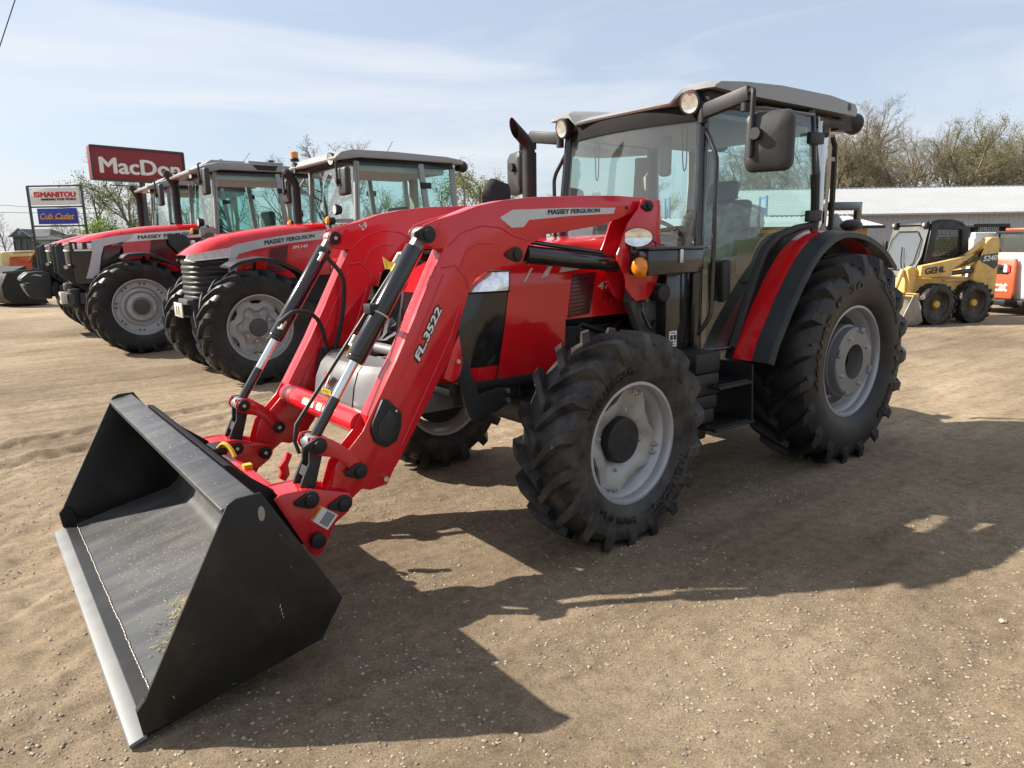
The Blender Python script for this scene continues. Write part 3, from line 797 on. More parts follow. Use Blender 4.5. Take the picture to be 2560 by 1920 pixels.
# cab: floor, pillars, roof
mb = MB(); mb.box(.05, 1.22, -.66, .66, .80, .93); mb.box(-.2, .5, -.64, .64, .9, 1.35); mb.box(1.10, 1.24, -.60, .60, .93, 1.42); mb.box(-.12, .0, -.62, .62, 1.3, 1.66)
mb.build('cab_floor', 'interior', T, bevel=.02)
for s in (1, -1):
    mb = MB(); mb.tube([(1.285, s * .645, .86), (1.290, s * .645, 1.40), (1.262, s * .635, 1.9), (1.225, s * .605, 2.46)], [.042, .042, .036, .034], 10); mb.build('front_pillar', 'black_gloss', T)
    mb = MB(); mb.tube([(.09, s * .735, 1.66), (.12, s * .740, 2.05), (.17, s * .70, 2.48)], .030, 8); mb.build('rear_pillar', 'black_gloss', T)
    mb = MB(); mb.tube([(-.20, s * .62, 1.62), (-.22, s * .62, 2.1), (-.20, s * .60, 2.48)], .035, 8); mb.build('back_pillar', 'beige', T)
    # door glass with frame following the fender
    ed = [(1.262, .655, .905), (1.272, .655, 1.40), (1.250, .652, 1.9), (1.215, .63, 2.40), (.75, .715, 2.435), (.20, .735, 2.44), (.16, .752, 2.05), (.115, .748, 1.715), (.35, .74, 1.675), (.55, .732, 1.625), (.68, .725, 1.54), (.76, .72, 1.40), (.85, .71, 1.18), (.955, .695, .905)]
    ed = [(x, s * y, z) for x, y, z in ed]
    top = [ed[3], ed[4], ed[5]]
    mb = MB(); c_ = Vector((.75, s * .735, 1.75)); mb.add([c_] + ed, [(0, i + 1, (i + 1) % len(ed) + 1) for i in range(len(ed))])
    dr = mb.build('door', 'glass', T, ang=60)
    MB().tube(ed + [ed[0]], .017, 8).build('door_frame', 'black_gloss', dr)
    MB().tube([(p[0], p[1] + s * .004, p[2]) for p in ed[6:]], .030, 8).build('door_seal', 'black_plastic', dr)
    for hz in (2.285, 1.765):
        mb = MB(); mb.obox((.20 if hz > 2 else .165, s * .765, hz), (.085, 0, -.003), (0, .02, 0), (0, 0, .040)); mb.build('hinge', 'black_plastic', dr, bevel=.010)
    mb = MB(); mb.obox((1.10, s * .715, 1.35), (.045, 0, -.01), (0, .03, 0), (.01, 0, .13)); mb.build('door_handle', 'black_plastic', dr, bevel=.02)
    # rear quarter glass
    q = [(.06, s * .74, 1.66), (.13, s * .735, 2.44), (-.10, s * .69, 2.44), (-.20, s * .61, 2.42), (-.22, s * .62, 1.64), (-.1, s * .70, 1.65)]
    MB().add(q, [(0, 1, 2, 5), (5, 2, 3, 4)]).build('quarter_window', 'glass', T, ang=60)
    # grab rail on the front pillar
    MB().tube(smoothline([(1.235, s * .635, 2.28), (1.245, s * .69, 2.20), (1.262, s * .745, 2.10), (1.262, s * .75, 1.95), (1.255, s * .745, 1.3), (1.262, s * .74, 1.14), (1.29, s * .68, 1.03), (1.30, s * .65, 1.0)], 4), .015, 10).build('grab_rail', 'black_gloss', T)
    # roof lamps
    mb = MB(); mb.lathe([(0, -.10), (.045, -.10), (.066, -.05), (.074, .02), (.072, .045), (.060, .048)], c=(1.29, s * .583, 2.440), axis=(.97, s * .10, -.2), n=28); rl = mb.build('roof_lamp', 'black_plastic', T)
    MB().lathe([(0, .042), (.03, .040), (.060, .046)], c=(1.29, s * .583, 2.440), axis=(.97, s * .10, -.2), n=24).build('lamp_lens', 'lens', rl)
    mb = MB(); mb.lathe([(0, -.10), (.05, -.10), (.075, -.04), (.08, .05), (.05, .085), (0, .095)], c=(-.56, s * .60, 2.47), axis=(-.95, s * .1, -.1), n=24); mb.beam((-.3, s * .60, 2.44), (-.5, s * .60, 2.45), .10, .09); mb.build('rear_lamp', 'black_plastic', T)
# windshield: bowed
rows = []
for z, x, hw in ((.98, 1.285, .63), (1.42, 1.29, .632), (1.9, 1.262, .622), (2.40, 1.228, .592)):
    rows.append([(x + .10 * (1 - (k / 6 - 1) ** 2), (k / 6 - 1) * hw, z) for k in range(13)])
MB().grid(rows).build('windscreen', 'glass_wind', T, ang=60)
MB().grid([[(p[0] + .004 + dx, p[1] * 1.02, z) for p in rows[-1]] for z, dx in ((2.335, .012), (2.345, .014), (2.43, .006), (2.44, -.02))]).build('windscreen_header', 'overhang_shade_black', T)  # header strip coloured extra dark for the roof overhang's shade
rw = [[(-.21, y, z) for y in (-.60, .60)] for z in (1.68, 2.42)]
MB().grid(rw).build('rear_window', 'glass', T)
wp = MB(); wp.tube([(1.405, .02, 1.60), (1.395, .18, 1.665), (1.375, .33, 1.71)], .006, 6); wp.beam((1.40, .05, 1.645), (1.335, .52, 1.69), .010, .022); wp.build('wiper', 'black_plastic', T)
# roof
def roofsec(y):
    e = abs(y)
    if e < .44:
        return [(1.335, 2.438), (1.345, 2.450), (1.315, 2.474), (1.0, 2.528), (.6, 2.572), (0, 2.58), (-.34, 2.555), (-.37, 2.50), (-.34, 2.455), (0, 2.445), (.6, 2.445), (1.0, 2.43)]
    k = min(1, (e - .44) / .08)
    d = max(0, (e - .68) / .06)
    return [(1.335 - .01 * k - .02 * d, 2.438 + .062 * k), (1.345 - .02 * k - .03 * d, 2.450 + .075 * k - .01 * d), (1.27 - .03 * d, 2.472 + .080 * k - .012 * d), (1.0, 2.528 + .044 * k - .008 * d), (.6, 2.572 + .022 * k - .008 * d), (0, 2.58 + .016 * k - .008 * d), (-.34, 2.555 + .015 * k - .008 * d),
            (-.375, 2.50 + .02 * k), (-.36, 2.47 + .01 * k), (0, 2.475 + .01 * k), (.6, 2.475 + .012 * k), (1.0, 2.43 + .06 * k)]
ys = [-.745, -.73, -.70, -.66, -.58, -.52, -.48, -.44, -.30, 0, .30, .44, .48, .52, .58, .66, .70, .73, .745]
secs = [[(x, y, z) for x, z in roofsec(y)] for y in ys]
secs = [s_ + [s_[0]] for s_ in secs]
mb = MB(); mb.grid(secs); mb.add(secs[0][:-1] + secs[-1][:-1], [tuple(range(12)), tuple(range(23, 11, -1))])
roof = mb.build('roof', 'roof_grey', T, ang=38)
mb = MB(); mb.box(-.30, 1.235, -.70, .70, 2.405, 2.46); mb.build('roof_underside', 'black_plastic', roof, bevel=.02)
mb = MB(); mb.box(-.18, 1.12, -.60, .60, 2.36, 2.402); mb.build('headliner', 'headliner', roof, bevel=.03)
for s in (1, -1): MB().lathe([(0, .002), (.02, .004), (.028, 0)], c=(-.26, s * .745, 2.535), axis=(0, s, 0), n=18).build('roof_cap', 'dark_grey', roof)
for s in (1, -1):  # dark recess behind each roof lamp
    MB().box(1.10, 1.285, *sorted((s * .47, s * .70)), 2.40, 2.50).build('lamp_recess', 'black_plastic', roof, bevel=.02)

# cab interior
mb = MB(); mb.box(.20, .70, -.26, .26, 1.30, 1.45); mb.obox((.20, 0, 1.66), (.06, 0, .0), (0, .24, 0), (-.05, 0, .25)); mb.obox((.16, 0, 1.98), (.04, 0, 0), (0, .13, 0), (-.02, 0, .08)); mb.box(.30, .62, -.2, .2, 1.05, 1.30)
st = mb.build('seat', 'seat', T, bevel=.04)
rr = np.random.default_rng(4)
rows = []
for i in range(11):        # crumpled clear wrap over the seat back
    z = 1.45 + .43 * i / 10; sh = 1.0 if i < 9 else (.93 if i == 9 else .55)
    row = []
    for k in range(37):
        a = 2 * PI * k / 36; cx_, sy_ = math.cos(a), math.sin(a)
        q_ = max(abs(cx_), abs(sy_)) ** .8
        j_ = 1 + (.10 * math.sin(9 * a + i * .7) + .10 * (rr.random() - .5)) if k < 36 else None
        row.append((.20 - .05 * i / 10 + .17 * cx_ / q_ * sh * (j_ or 1), .29 * sy_ / q_ * sh * (j_ or 1), z + .03 * (rr.random() - .5)))
    row[36] = row[0]; rows.append(row)
mb = MB(); mb.grid(rows); mb.add(rows[-1][:-1], [tuple(range(36))]); mb.build('plastic_seat_cover', 'plastic_wrap', T, ang=15)
mb = MB(); mb.tube([(1.12, 0, 1.0), (1.0, 0, 1.42), (.93, 0, 1.60)], [.09, .06, .035], 12); mb.obox((1.08, 0, 1.50), (.07, 0, .02), (0, .17, 0), (-.02, 0, .08)); mb.build('steering_column', 'black_plastic', T)
mb = MB(); mb.lathe([(.185 + .016 * math.cos(a), .016 * math.sin(a)) for a in np.linspace(0, 2 * PI, 9)[:-1]], c=(.90, 0, 1.66), axis=(-.55, 0, .83), n=32, closed=True)
for a in (0, 2.1, 4.2):
    d = Vector((.83, 0, .55)) * math.cos(a) * .18 + Vector((0, 1, 0)) * math.sin(a) * .18; mb.tube([Vector((.90, 0, 1.655)), Vector((.90, 0, 1.66)) + d], .010, 6)
mb.build('steering_wheel', 'black_plastic', T)
mb = MB(); mb.box(-.05, .55, .40, .60, 1.30, 1.62); mb.box(-.05, .5, -.60, -.40, 1.30, 1.60); mb.build('side_console', 'interior', T, bevel=.04)
mb = MB(); mb.box(-.19, -.12, -.52, -.36, 1.6, 2.34); mb.build('seat_belt_pillar', 'beige', T, bevel=.01)
MB().box(-.118, -.114, -.46, -.44, 1.75, 2.15).build('warning_strip', 'yellow', T)
mb = MB(); mb.box(1.06, 1.12, .16, .24, 2.04, 2.30); mb.build('inside_mirror', 'interior', T, bevel=.02)
for y0 in (-.38, .42): MB().tube(smoothline([(1.19, y0, 2.33), (1.20, y0 + .02, 2.1), (1.20, y0 + .035, 2.05), (1.20, y0 + .05, 2.1), (1.19, y0 + .04, 2.33)], 3), .004, 5).build('blind_cord', 'black_plastic', T)

# mirrors
for s in (1, -1):
    mx, my = (1.31, 1.115) if s > 0 else (1.42, -1.06)
    mb = MB()
    o = MB().beam((1.285, s * .665, 2.375), (1.30, s * .99, 2.425), .05, .088).build('mirror_arm', 'black_plastic', T, bevel=.012)
    MB().cyl((1.285, s * .655, 2.31), (1.285, s * .655, 2.43), .028, 14).build('arm_pivot', 'black_plastic', o)
    MB().tube(smoothline([(1.30, s * .985, 2.430), (1.335, s * 1.03, 2.432), (1.35, s * 1.045, 2.40), (1.352, s * 1.045, 2.25), (1.352, s * 1.045, 2.07)], 4), .015, 10).build('mirror_rod', 'black_plastic', o)
    MB().cyl((1.30, s * .965, 2.33), (1.30, s * .965, 2.375), .030, 14).build('arm_knob', 'black_plastic', o)
    mb = MB()
    pts = []
    for cx, cz, a0 in ((.085, .115, 0), (-.085, .115, PI / 2), (-.085, -.115, PI), (.085, -.115, 1.5 * PI)):
        for k in range(6):
            a = a0 + k / 5 * PI / 2; pts.append((cx + .05 * math.cos(a), cz + .05 * math.sin(a)))
    rows = [[(x, y * sc, z * sc) for y, z in pts + pts[:1]] for x, sc in ((-.035, .97), (-.01, 1.0), (.02, .96), (.038, .80), (.045, .0))]
    mb.grid(rows); mb.add([(-.03, y * .9, z * .9) for y, z in pts], [tuple(range(len(pts)))])
    mo = mb.build('mirror', 'mirror_plastic', T, ang=40, loc=(mx - .03, my, 2.150), rz=R_(18 * s))
    MB().cyl((.03, -.055 * s, .04), (.075, -.065 * s, .04), .033, 16).build('mirror_socket', 'black_plastic', mo)
# black cloth cover hanging beside the far mirror
rows = []
for i in range(10):
    t = i / 9; row = []
    c = Vector((1.74, -.86, 2.06)) + Vector((.10, .14, -.42)) * t
    for k in range(13):
        a = 2 * PI * k / 12; r = (.055 + .045 * math.sin(PI * min(1, t * .9 + .15))) * (1 + .22 * math.sin(3 * a + 5 * t) + .12 * math.sin(7 * a + 2))
        row.append(c + Vector((r * math.cos(a), r * .8 * math.sin(a), .02 * math.sin(2 * a + 3 * t))))
    rows.append(row)
mb = MB(); mb.grid(rows); mb.add([p for p in rows[0][:-1]], [tuple(range(12))]); mb.build('cloth_cover', 'cloth', T, ang=70)

# exhaust
mb = MB(); mb.tube([(1.735, -.47, 1.55), (1.735, -.47, 2.225)], .050, 20)
tp = MB(); tp.tube(smoothline([(1.735, -.47, 2.20), (1.737, -.47, 2.245), (1.752, -.47, 2.285), (1.795, -.47, 2.325), (1.83, -.47, 2.352)], 4), .041, 20, cap=False)
dx_ = Vector((.80, 0, .60)); nv = len(tp.v)
for q in range(nv - 20, nv):      # slanted outlet cut
    p = Vector(tp.v[q]); k_ = (1.850 + .30 * (p.z - 2.32) - p.x) / (dx_.x - .30 * dx_.z); tp.v[q] = tuple(p + dx_ * k_)
mb.add(tp.v, tp.f)
ex = mb.build('exhaust', 'black_plastic', T)

# rear hitch frame behind the cab
mb = MB(); mb.tube([(-.40, .55, 2.37), (-.455, .55, 2.30), (-.47, .55, 1.66)], .022, 8); mb.tube([(-.40, -.55, 2.37), (-.455, -.55, 2.30), (-.47, -.55, 1.66)], .022, 8)
mb.beam((-.44, .55, 2.20), (-.2, .58, 2.20), .03, .03)
mb.build('rear_rail', 'black_gloss', T)
mb = MB(); mb.prism([(-.42, 1.885), (-.985, 1.90), (-.98, 1.735), (-.90, 1.735), (-.90, 1.83), (-.42, 1.82)], .50, .53); mb.prism([(-.52, 1.80), (-.60, 1.80), (-.85, 1.64), (-.50, 1.64)], .50, .53); mb.build('rear_bracket', 'black_gloss', T, bevel=.004)

# steps and side tank
mb = MB()
for (z0, z1, a, b_) in ((.80, .93, 1.00, 1.02), (.66, .80, 1.02, .98), (.57, .66, .95, .95), (.47, .57, .88, .86), (.36, .47, .62, .60)):
    hw = .105
    mb.add([(1.40 + sx * hw * a * 1.15, .72 + sy * hw * a * 1.25, z0) for sx, sy in ((-1, -1), (1, -1), (1, 1), (-1, 1))] + [(1.40 + sx * hw * b_ * 1.15, .72 + sy * hw * b_ * 1.25, z1) for sx, sy in ((-1, -1), (1, -1), (1, 1), (-1, 1))],
           [(0, 1, 2, 3), (4, 5, 6, 7), (0, 1, 5, 4), (1, 2, 6, 5), (2, 3, 7, 6), (3, 0, 4, 7)])
mb.build('fluid_tank', 'black_plastic', T, bevel=.016)
mb = MB(); mb.prism([(1.045, .83), (1.02, .44), (1.035, .44), (1.06, .83)], .62, .93); sp = mb.build('step_frame', 'black_plastic', T)
MB().prism([(1.30, .83), (1.40, .44), (1.415, .44), (1.315, .83)], .60, .64).build('step_stay', 'black_plastic', T)
for z, x0, x1 in ((.725, 1.06, 1.40), (.46, 1.01, 1.42)):
    stp = MB(); stp.box(x0, x1, .66, .94, z - .02, z); o = stp.build('step', 'black_plastic', T, bevel=.006)
    tr = MB()
    for k in range(7): tr.box(x0 + .02, x1 - .02, .675 + k * .038, .688 + k * .038, z, z + .010)
    tr.build('step_tread', 'black_gloss', o)

# black tool box, lamps and loader valve bracket beside the cab
mb = MB(); mb.box(1.36, 1.86, .60, .76, 1.415, 1.560); tb = mb.build('tool_box', 'black_gloss', T, bevel=.012)
MB().box(1.345, 1.875, .59, .772, 1.560, 1.578).build('lid', 'black_gloss', tb, bevel=.005)
MB().box(1.57, 1.60, .760, .772, 1.48, 1.56).build('latch', 'steel', tb, bevel=.003)
mb = MB(); mb.lathe([(0, -.07), (.06, -.06), (.100, -.01), (.112, .02), (.105, .032)], c=(0, 0, 0), axis=(1, 0, 0), n=32)
mb.v = [(x * .8, y * .80, z * .50) for x, y, z in mb.v]
wl_ = mb.build('work_lamp', 'black_plastic', T, loc=(1.84, .655, 1.632), rz=R_(38))
mb = MB(); mb.lathe([(0, .026), (.05, .024), (.104, .031)], axis=(1, 0, 0), n=28); mb.v = [(x * .8, y * .80, z * .50) for x, y, z in mb.v]; mb.build('lamp_lens', 'lens', wl_)
MB().box(-.02, .02, -.04, .04, -.09, -.05).build('lamp_bracket', 'black_gloss', wl_)
MB().tube(smoothline([(-.02, .06, -.01), (-.05, .10, -.04), (-.04, .07, -.10), (-.09, .04, -.07), (-.11, .09, -.10)], 4), .004, 6).build('lamp_wire', 'black_plastic', wl_)
mb = MB(); mb.lathe([(0, -.09), (.04, -.085), (.062, -.05), (.068, -.01)], axis=(1, 0, 0), n=28); mb.v = [(x * .88, y * .88, z * .88) for x, y, z in mb.v]; al = mb.build('indicator_lamp', 'black_plastic', T, loc=(1.875, .715, 1.462), rz=R_(42))
MB().lathe([(0, .016), (.026, .015), (.048, .006), (.060, -.012)], axis=(1, 0, 0), n=28).build('amber_lens', 'amber', al)
mb = MB(); mb.prism(sl2([(1.78, 1.36), (1.62, 1.40), (1.50, 1.34), (1.42, 1.15), (1.46, 1.00), (1.56, .92)], 3) + [(1.66, .95), (1.72, 1.1), (1.80, 1.25)], .50, .56)
mb.build('loader_bracket', 'dark_grey', T, bevel=.008)
MB().cyl((1.60, .56, 1.30), (1.60, .66, 1.30), .055, 20).build('bracket_knob', 'black_plastic', T, bevel=.008)
mb = MB(); mb.tube(smoothline([(1.70, .57, 1.30), (1.72, .60, 1.18), (1.66, .61, 1.08), (1.60, .58, 1.12)], 4), .014, 8); mb.cyl((1.70, .55, 1.27), (1.70, .61, 1.27), .025, 10); mb.build('hydraulic_coupling', 'black_gloss', T)
mb = MB(); mb.box(1.46, 1.53, .642, .646, .955, 1.055); mb.build('info_sticker', 'white_decal', T)
lt = MB()
for r_ in range(2): lt.box(1.466 + r_ * .032, 1.490 + r_ * .032, .6462, .6475, 1.00, 1.03)
lt.box(1.468, 1.522, .6462, .6475, .985, .990); lt.box(1.475, 1.515, .6462, .6475, .968, .972); lt.box(1.475, 1.518, .6462, .6475, 1.040, 1.046)
lt.build('sticker_print', 'black_decal', T)
mb = MB(); mb.box(1.36, 1.56, .55, .641, .90, 1.45); mb.build('cab_corner_panel', 'black_gloss', T, bevel=.01)
# ------------------------------------------------------------------ front loader (parts of the same tractor)
AO, AI = .580, .475
ARM = [(1.70, 1.862), (1.95, 1.868), (2.166, 1.863), (2.555, 1.846), (2.756, 1.825), (2.918, 1.794), (3.028, 1.758), (3.15, 1.728), (3.225, 1.703), (3.252, 1.672), (3.245, 1.640), (3.214, 1.612), (3.165, 1.590),
       (3.122, 1.590), (3.403, 1.078), (3.575, .800), (3.600, .760), (3.735, .629), (3.775, .514), (3.768, .455), (3.725, .418), (3.690, .440), (3.619, .487), (3.576, .472), (3.486, .480), (3.444, .551), (3.412, .59),
       (3.13, 1.017), (3.075, 1.132), (2.975, 1.395), (2.935, 1.440), (2.86, 1.475), (2.76, 1.497), (2.64, 1.505), (2.596, 1.60), (2.465, 1.655), (2.329, 1.668), (2.039, 1.708), (1.80, 1.775), (1.70, 1.785)]
NOSE = [(3.10, 1.725), (3.225, 1.703), (3.252, 1.672), (3.245, 1.640), (3.214, 1.612), (3.165, 1.590), (3.10, 1.60)]
BOX = [p for p in ARM]
def pin(parent, x, z, y, s, style='cap', r=.030):
    if style == 'cap':   # oval black plastic cover
        mb = MB(); mb.prism(arc_pts((x, z), r * 1.15, .9, 2 * PI - .9 + .0, 14) + [(x + r * 2.1, z - .010), (x + r * 2.1, z + .010)], y, y + s * .014)
        o = mb.build('pin_cover', 'black_plastic', parent, bevel=.004)
        MB().cyl((x, y + s * .012, z), (x, y + s * .026, z), r * .82, 18).build('pin', 'black_plastic', o, bevel=.004)
    else:
        mb = MB(); mb.cyl((x, y, z), (x, y + s * .016, z), r, 24); o = mb.build('pin_cover', 'black_plastic', parent, bevel=.003)
        MB().cyl((x, y + s * .016, z), (x, y + s * .019, z), r * .27, 12).build('pin', 'galv', o)
for s in (1, -1):
    yo, yi = s * AO, s * AI
    # arm: box section between two thin cheek plates; nose and foot are left forked
    body = [p for p in ARM if not (p[0] > 3.13 and p[1] > 1.55) and not (p[0] > 3.56 or (p[0] > 3.40 and p[1] < .60))]
    body = [(1.70, 1.862), (1.95, 1.868), (2.166, 1.863), (2.555, 1.846), (2.756, 1.825), (2.918, 1.794), (3.028, 1.758), (3.10, 1.735), (3.115, 1.60), (3.403, 1.078), (3.56, .825), (3.52, .60), (3.42, .575),
            (3.13, 1.017), (3.075, 1.132), (2.975, 1.395), (2.935, 1.440), (2.86, 1.475), (2.76, 1.497), (2.64, 1.505), (2.596, 1.60), (2.465, 1.655), (2.329, 1.668), (2.039, 1.708), (1.80, 1.775), (1.70, 1.785)]
    mb = MB(); mb.prism(body, s * (AI + .004), s * (AO - .004)); arm = mb.build('loader_arm', 'red', T, bevel=.007)
    mb = MB(); mb.prism(ARM, s * (AO - .010), yo); mb.build('cheek_plate', 'red', arm, bevel=.0035)
    mb = MB(); mb.prism(ARM, yi, s * (AI + .010)); mb.build('cheek_plate', 'red', arm, bevel=.0035)
    # pressed relief on both faces
    for yy, sg in ((yo, s), (yi, -s)):
        mb = MB()
        mb.tube([(3.14, yy, 1.50), (3.06, yy, 1.51), (3.00, yy, 1.45), (2.985, yy, 1.39)], .005, 6)
        mb.tube([(3.10, yy, 1.60), (3.02, yy, 1.665), (2.90, yy, 1.70), (2.78, yy, 1.69), (2.70, yy, 1.65), (2.60, yy, 1.625), (2.4, yy, 1.70)], .005, 6)
        mb.tube([(3.03, yy, 1.50), (2.99, yy, 1.58), (2.92, yy, 1.615), (2.83, yy, 1.61)], .005, 6)
        mb.tube([(3.13, yy, 1.47), (3.35, yy, 1.06), (3.49, yy, .82)], .004, 6)
        mb.tube([(3.02, yy, 1.36), (3.10, yy, 1.16), (3.40, yy, .66)], .004, 6)
        mb.build('pressed_rib', 'red', arm)
    # rear pivot post
    post = [(1.765, 1.852), (1.61, 1.850), (1.60, 1.80), (1.590, 1.42), (1.66, 1.30), (1.70, 1.262), (1.80, 1.258), (1.845, 1.29), (1.885, 1.345), (1.905, 1.42), (1.965, 1.50), (1.968, 1.535), (1.93, 1.60), (1.880, 1.715), (1.80, 1.79)]
    for a, b_ in ((.600, .612), (.455, .467)):
        mb = MB(); mb.prism(post, s * a, s * b_); po = mb.build('loader_post', 'red', T, bevel=.0035)
    mb = MB(); mb.prism([(1.70, 1.78), (1.61, 1.80), (1.60, 1.44), (1.69, 1.30)], s * .468, s * .599); mb.build('post_web', 'red', T)
    pin(po, 1.715, 1.812, s * .612, s, 'cap', .028)
    pin(arm, 3.211, 1.657, yo, s, 'cap' if s > 0 else 'round', .036)
    pin(arm, 3.211, 1.657, yi, -s, 'round', .038)
    MB().cyl((1.86, yo - s * .001, 1.80), (1.86, yo + s * .003, 1.80), .012, 14).build('grease_plug', 'black_plastic', arm)
    pin(arm, 2.683, 1.552, yo, s, 'cap', .034)
    for yy, sg in ((yo, s), (yi, -s)):
        mb = MB(); mb.cyl((3.135, yy, 1.690), (3.135, yy + sg * .003, 1.690), .017, 16); mb.build('arm_hole', 'white_decal' if False else 'red', arm)
    # bucket cylinder
    p0, p1 = Vector((3.211, s * .5275, 1.657)), Vector((3.825, s * .5275, .742)); d = (p1 - p0).normalized()
    mb = MB(); mb.cyl(p0 + d * .075, p0 + d * .665, .044, 24); mb.cyl(p0 + d * .665, p0 + d * .69, .046, 24, .040); cy = mb.build('bucket_cylinder', 'black_gloss', T, bevel=.004)
    mb = MB(); mb.beam(p0 - d * .0, p0 + d * .09, .055, .055, up=(0, 1, 0)); mb.cyl(p0 + Vector((0, -.04, 0)), p0 + Vector((0, .04, 0)), .038, 18); mb.build('cylinder_eye', 'cast_grey', cy, bevel=.006)
    MB().cyl(p0 + d * .66, p0 + d * .875, .0225, 20).build('chrome_rod', 'chrome', cy)
    MB().cyl(p0 + d * .875, p1 - d * .03, .0245, 20).build('rod_end', 'black_gloss', cy)
    MB().cyl(p1 + Vector((0, -.045, 0)), p1 + Vector((0, .045, 0)), .036, 20).build('rod_eye', 'cast_grey', cy)
    nrm = Vector((0, s, 0)) if s < 0 else Vector((0, -1, 0))
    side = Vector((0, 1, 0)) if s < 0 else Vector((0, -1, 0))
    for k, tt in enumerate((.12, .62)):
        a = p0 + d * tt + side * .04 + Vector((.02, 0, .012))
        MB().tube([a, a + side * .03, a + side * .03 - d * (.05 if k else -.05)], .011, 8).build('hose_fitting', 'galv', cy)
    # links and quick hitch
    lk = sl2([(3.852, .779), (3.816, .781), (3.766, .763), (3.689, .703), (3.633, .635), (3.603, .588), (3.608, .553), (3.639, .545), (3.673, .584), (3.711, .639), (3.755, .672), (3.811, .690), (3.853, .712), (3.866, .745), (3.852, .779)], 2)[:-1]
    for a, b_ in ((.588, .600), (.455, .467)):
        mb = MB(); mb.prism(lk, s * a, s * b_); lo_ = mb.build('link_plate', 'red', T, bevel=.003)
        if (a > .5) == (s > 0):
            sg = s if a > .5 else -s; yy = s * (.600 if a > .5 else .455)
            st_ = 'cap' if s > 0 else 'round'
            pin(lo_, 3.825, .743, yy, sg, st_, .034); pin(lo_, 3.638, .587, yy, sg, st_, .034)
    bl = [(3.858, .778), (3.812, .770), (3.795, .70), (3.822, .61), (3.850, .515), (3.900, .50), (3.925, .530), (3.893, .604), (3.862, .66), (3.857, .72)]
    for a, b_ in ((.560, .578), (.478, .496)):
        MB().prism(bl, s * a, s * b_).build('bucket_link', 'charcoal', T, bevel=.004)
    MB().beam((3.862, s * .528, .64), (3.880, s * .528, .60), .07, .012).build('link_web', 'charcoal', T)
    hp = [(4.045, .545), (4.018, .560), (3.997, .562), (3.883, .558), (3.780, .525), (3.700, .497), (3.684, .470), (3.690, .440), (3.708, .411), (3.776, .369), (3.809, .313), (3.845, .250), (3.872, .238), (3.902, .256)]
    for a, b_ in ((.604, .618), (.440, .454)):
        mb = MB(); mb.prism(hp, s * a, s * b_); hq = mb.build('hitch_plate', 'red', T, bevel=.0035)
        if (a > .5) == (s > 0):
            sg = s if a > .5 else -s; yy = s * (.618 if a > .5 else .440)
            st_ = 'cap' if s > 0 else 'round'
            pin(hq, 3.887, .510, yy, sg, st_, .035); pin(hq, 3.733, .456, yy, sg, st_, .035)
            MB().cyl((3.870, yy, .318), (3.870, yy + sg * .030, .318), .036, 24).build('pivot_boss', 'black_plastic', hq, bevel=.004)
            if s > 0:
                dc = MB(); dc.prism([(3.831, .462), (3.762, .407), (3.816, .348), (3.881, .406)], yy, yy + .0015); o = dc.build('warning_label', 'white_decal', hq)
                MB().prism([(3.831, .462), (3.881, .406), (3.893, .417), (3.843, .473)], yy, yy + .0016).build('warning_band', 'orange_decal', hq)
                pr_ = MB()
                for k in range(5):
                    f = .35 + .11 * k
                    a_ = Vector((3.831, .462)).lerp(Vector((3.762, .407)), f); b__ = Vector((3.881, .406)).lerp(Vector((3.816, .348)), f)
                    a2 = a_.lerp(b__, .08); b2 = a_.lerp(b__, .88); dv = Vector((-.069, -.055)).normalized() * .005
                    pr_.prism([tuple(a2), tuple(b2), tuple(b2 + dv), tuple(a2 + dv)], yy + .0012, yy + .0030)
                put_text(pr_, 'WARNING', lambda u, v: Vector((3.840, yy + .003, .468)).lerp(Vector((3.887, yy + .003, .416)), .1 + u * .8) + Vector((.007, 0, .006)) * (v - .35), bold=.01)
                pr_.build('label_print', 'black_decal', hq, smooth=False)
    MB().box(3.89, 4.02, *sorted((s * .455, s * .603)), .545, .557).build('hitch_top_plate', 'red', T)
    MB().cyl((3.733, s * .44, .456), (3.733, s * .62, .456), .020, 14).build('pivot_shaft', 'steel', T)
    # lift cylinder with return pipe
    a, b_ = Vector((2.60, s * .545, 1.553)), Vector((1.915, s * .545, 1.482))
    mb = MB(); mb.cyl(a, b_, .049, 24); lc = mb.build('lift_cylinder', 'black_gloss', T, bevel=.006)
    MB().cyl(b_, b_ + (b_ - a).normalized() * .06, .026, 18).build('chrome_rod', 'chrome', lc)
    MB().tube([a + Vector((-.01, 0, .066)), b_ + Vector((.11, 0, .068)), b_ + Vector((.09, 0, .055)), b_ + Vector((.09, 0, .02))], .013, 10).build('return_pipe', 'black_gloss', lc)
    # stop bracket on the underside of the arm
    MB().prism([(3.05, 1.165), (3.035, 1.02), (3.055, .96), (3.10, .93), (3.15, .96), (3.09, 1.10)], s * (AO - .006), s * (AO + .006)).build('stop_bracket', 'red', arm, bevel=.003)
    MB().cyl((3.068, s * (AO + .006), 1.035), (3.068, s * (AO + .02), 1.035), .012, 6).build('bracket_bolt', 'steel', arm)
    MB().cyl((3.500, s * (AO), .515), (3.500, s * (AO + .02), .515), .014, 6).build('bracket_bolt', 'steel', arm)
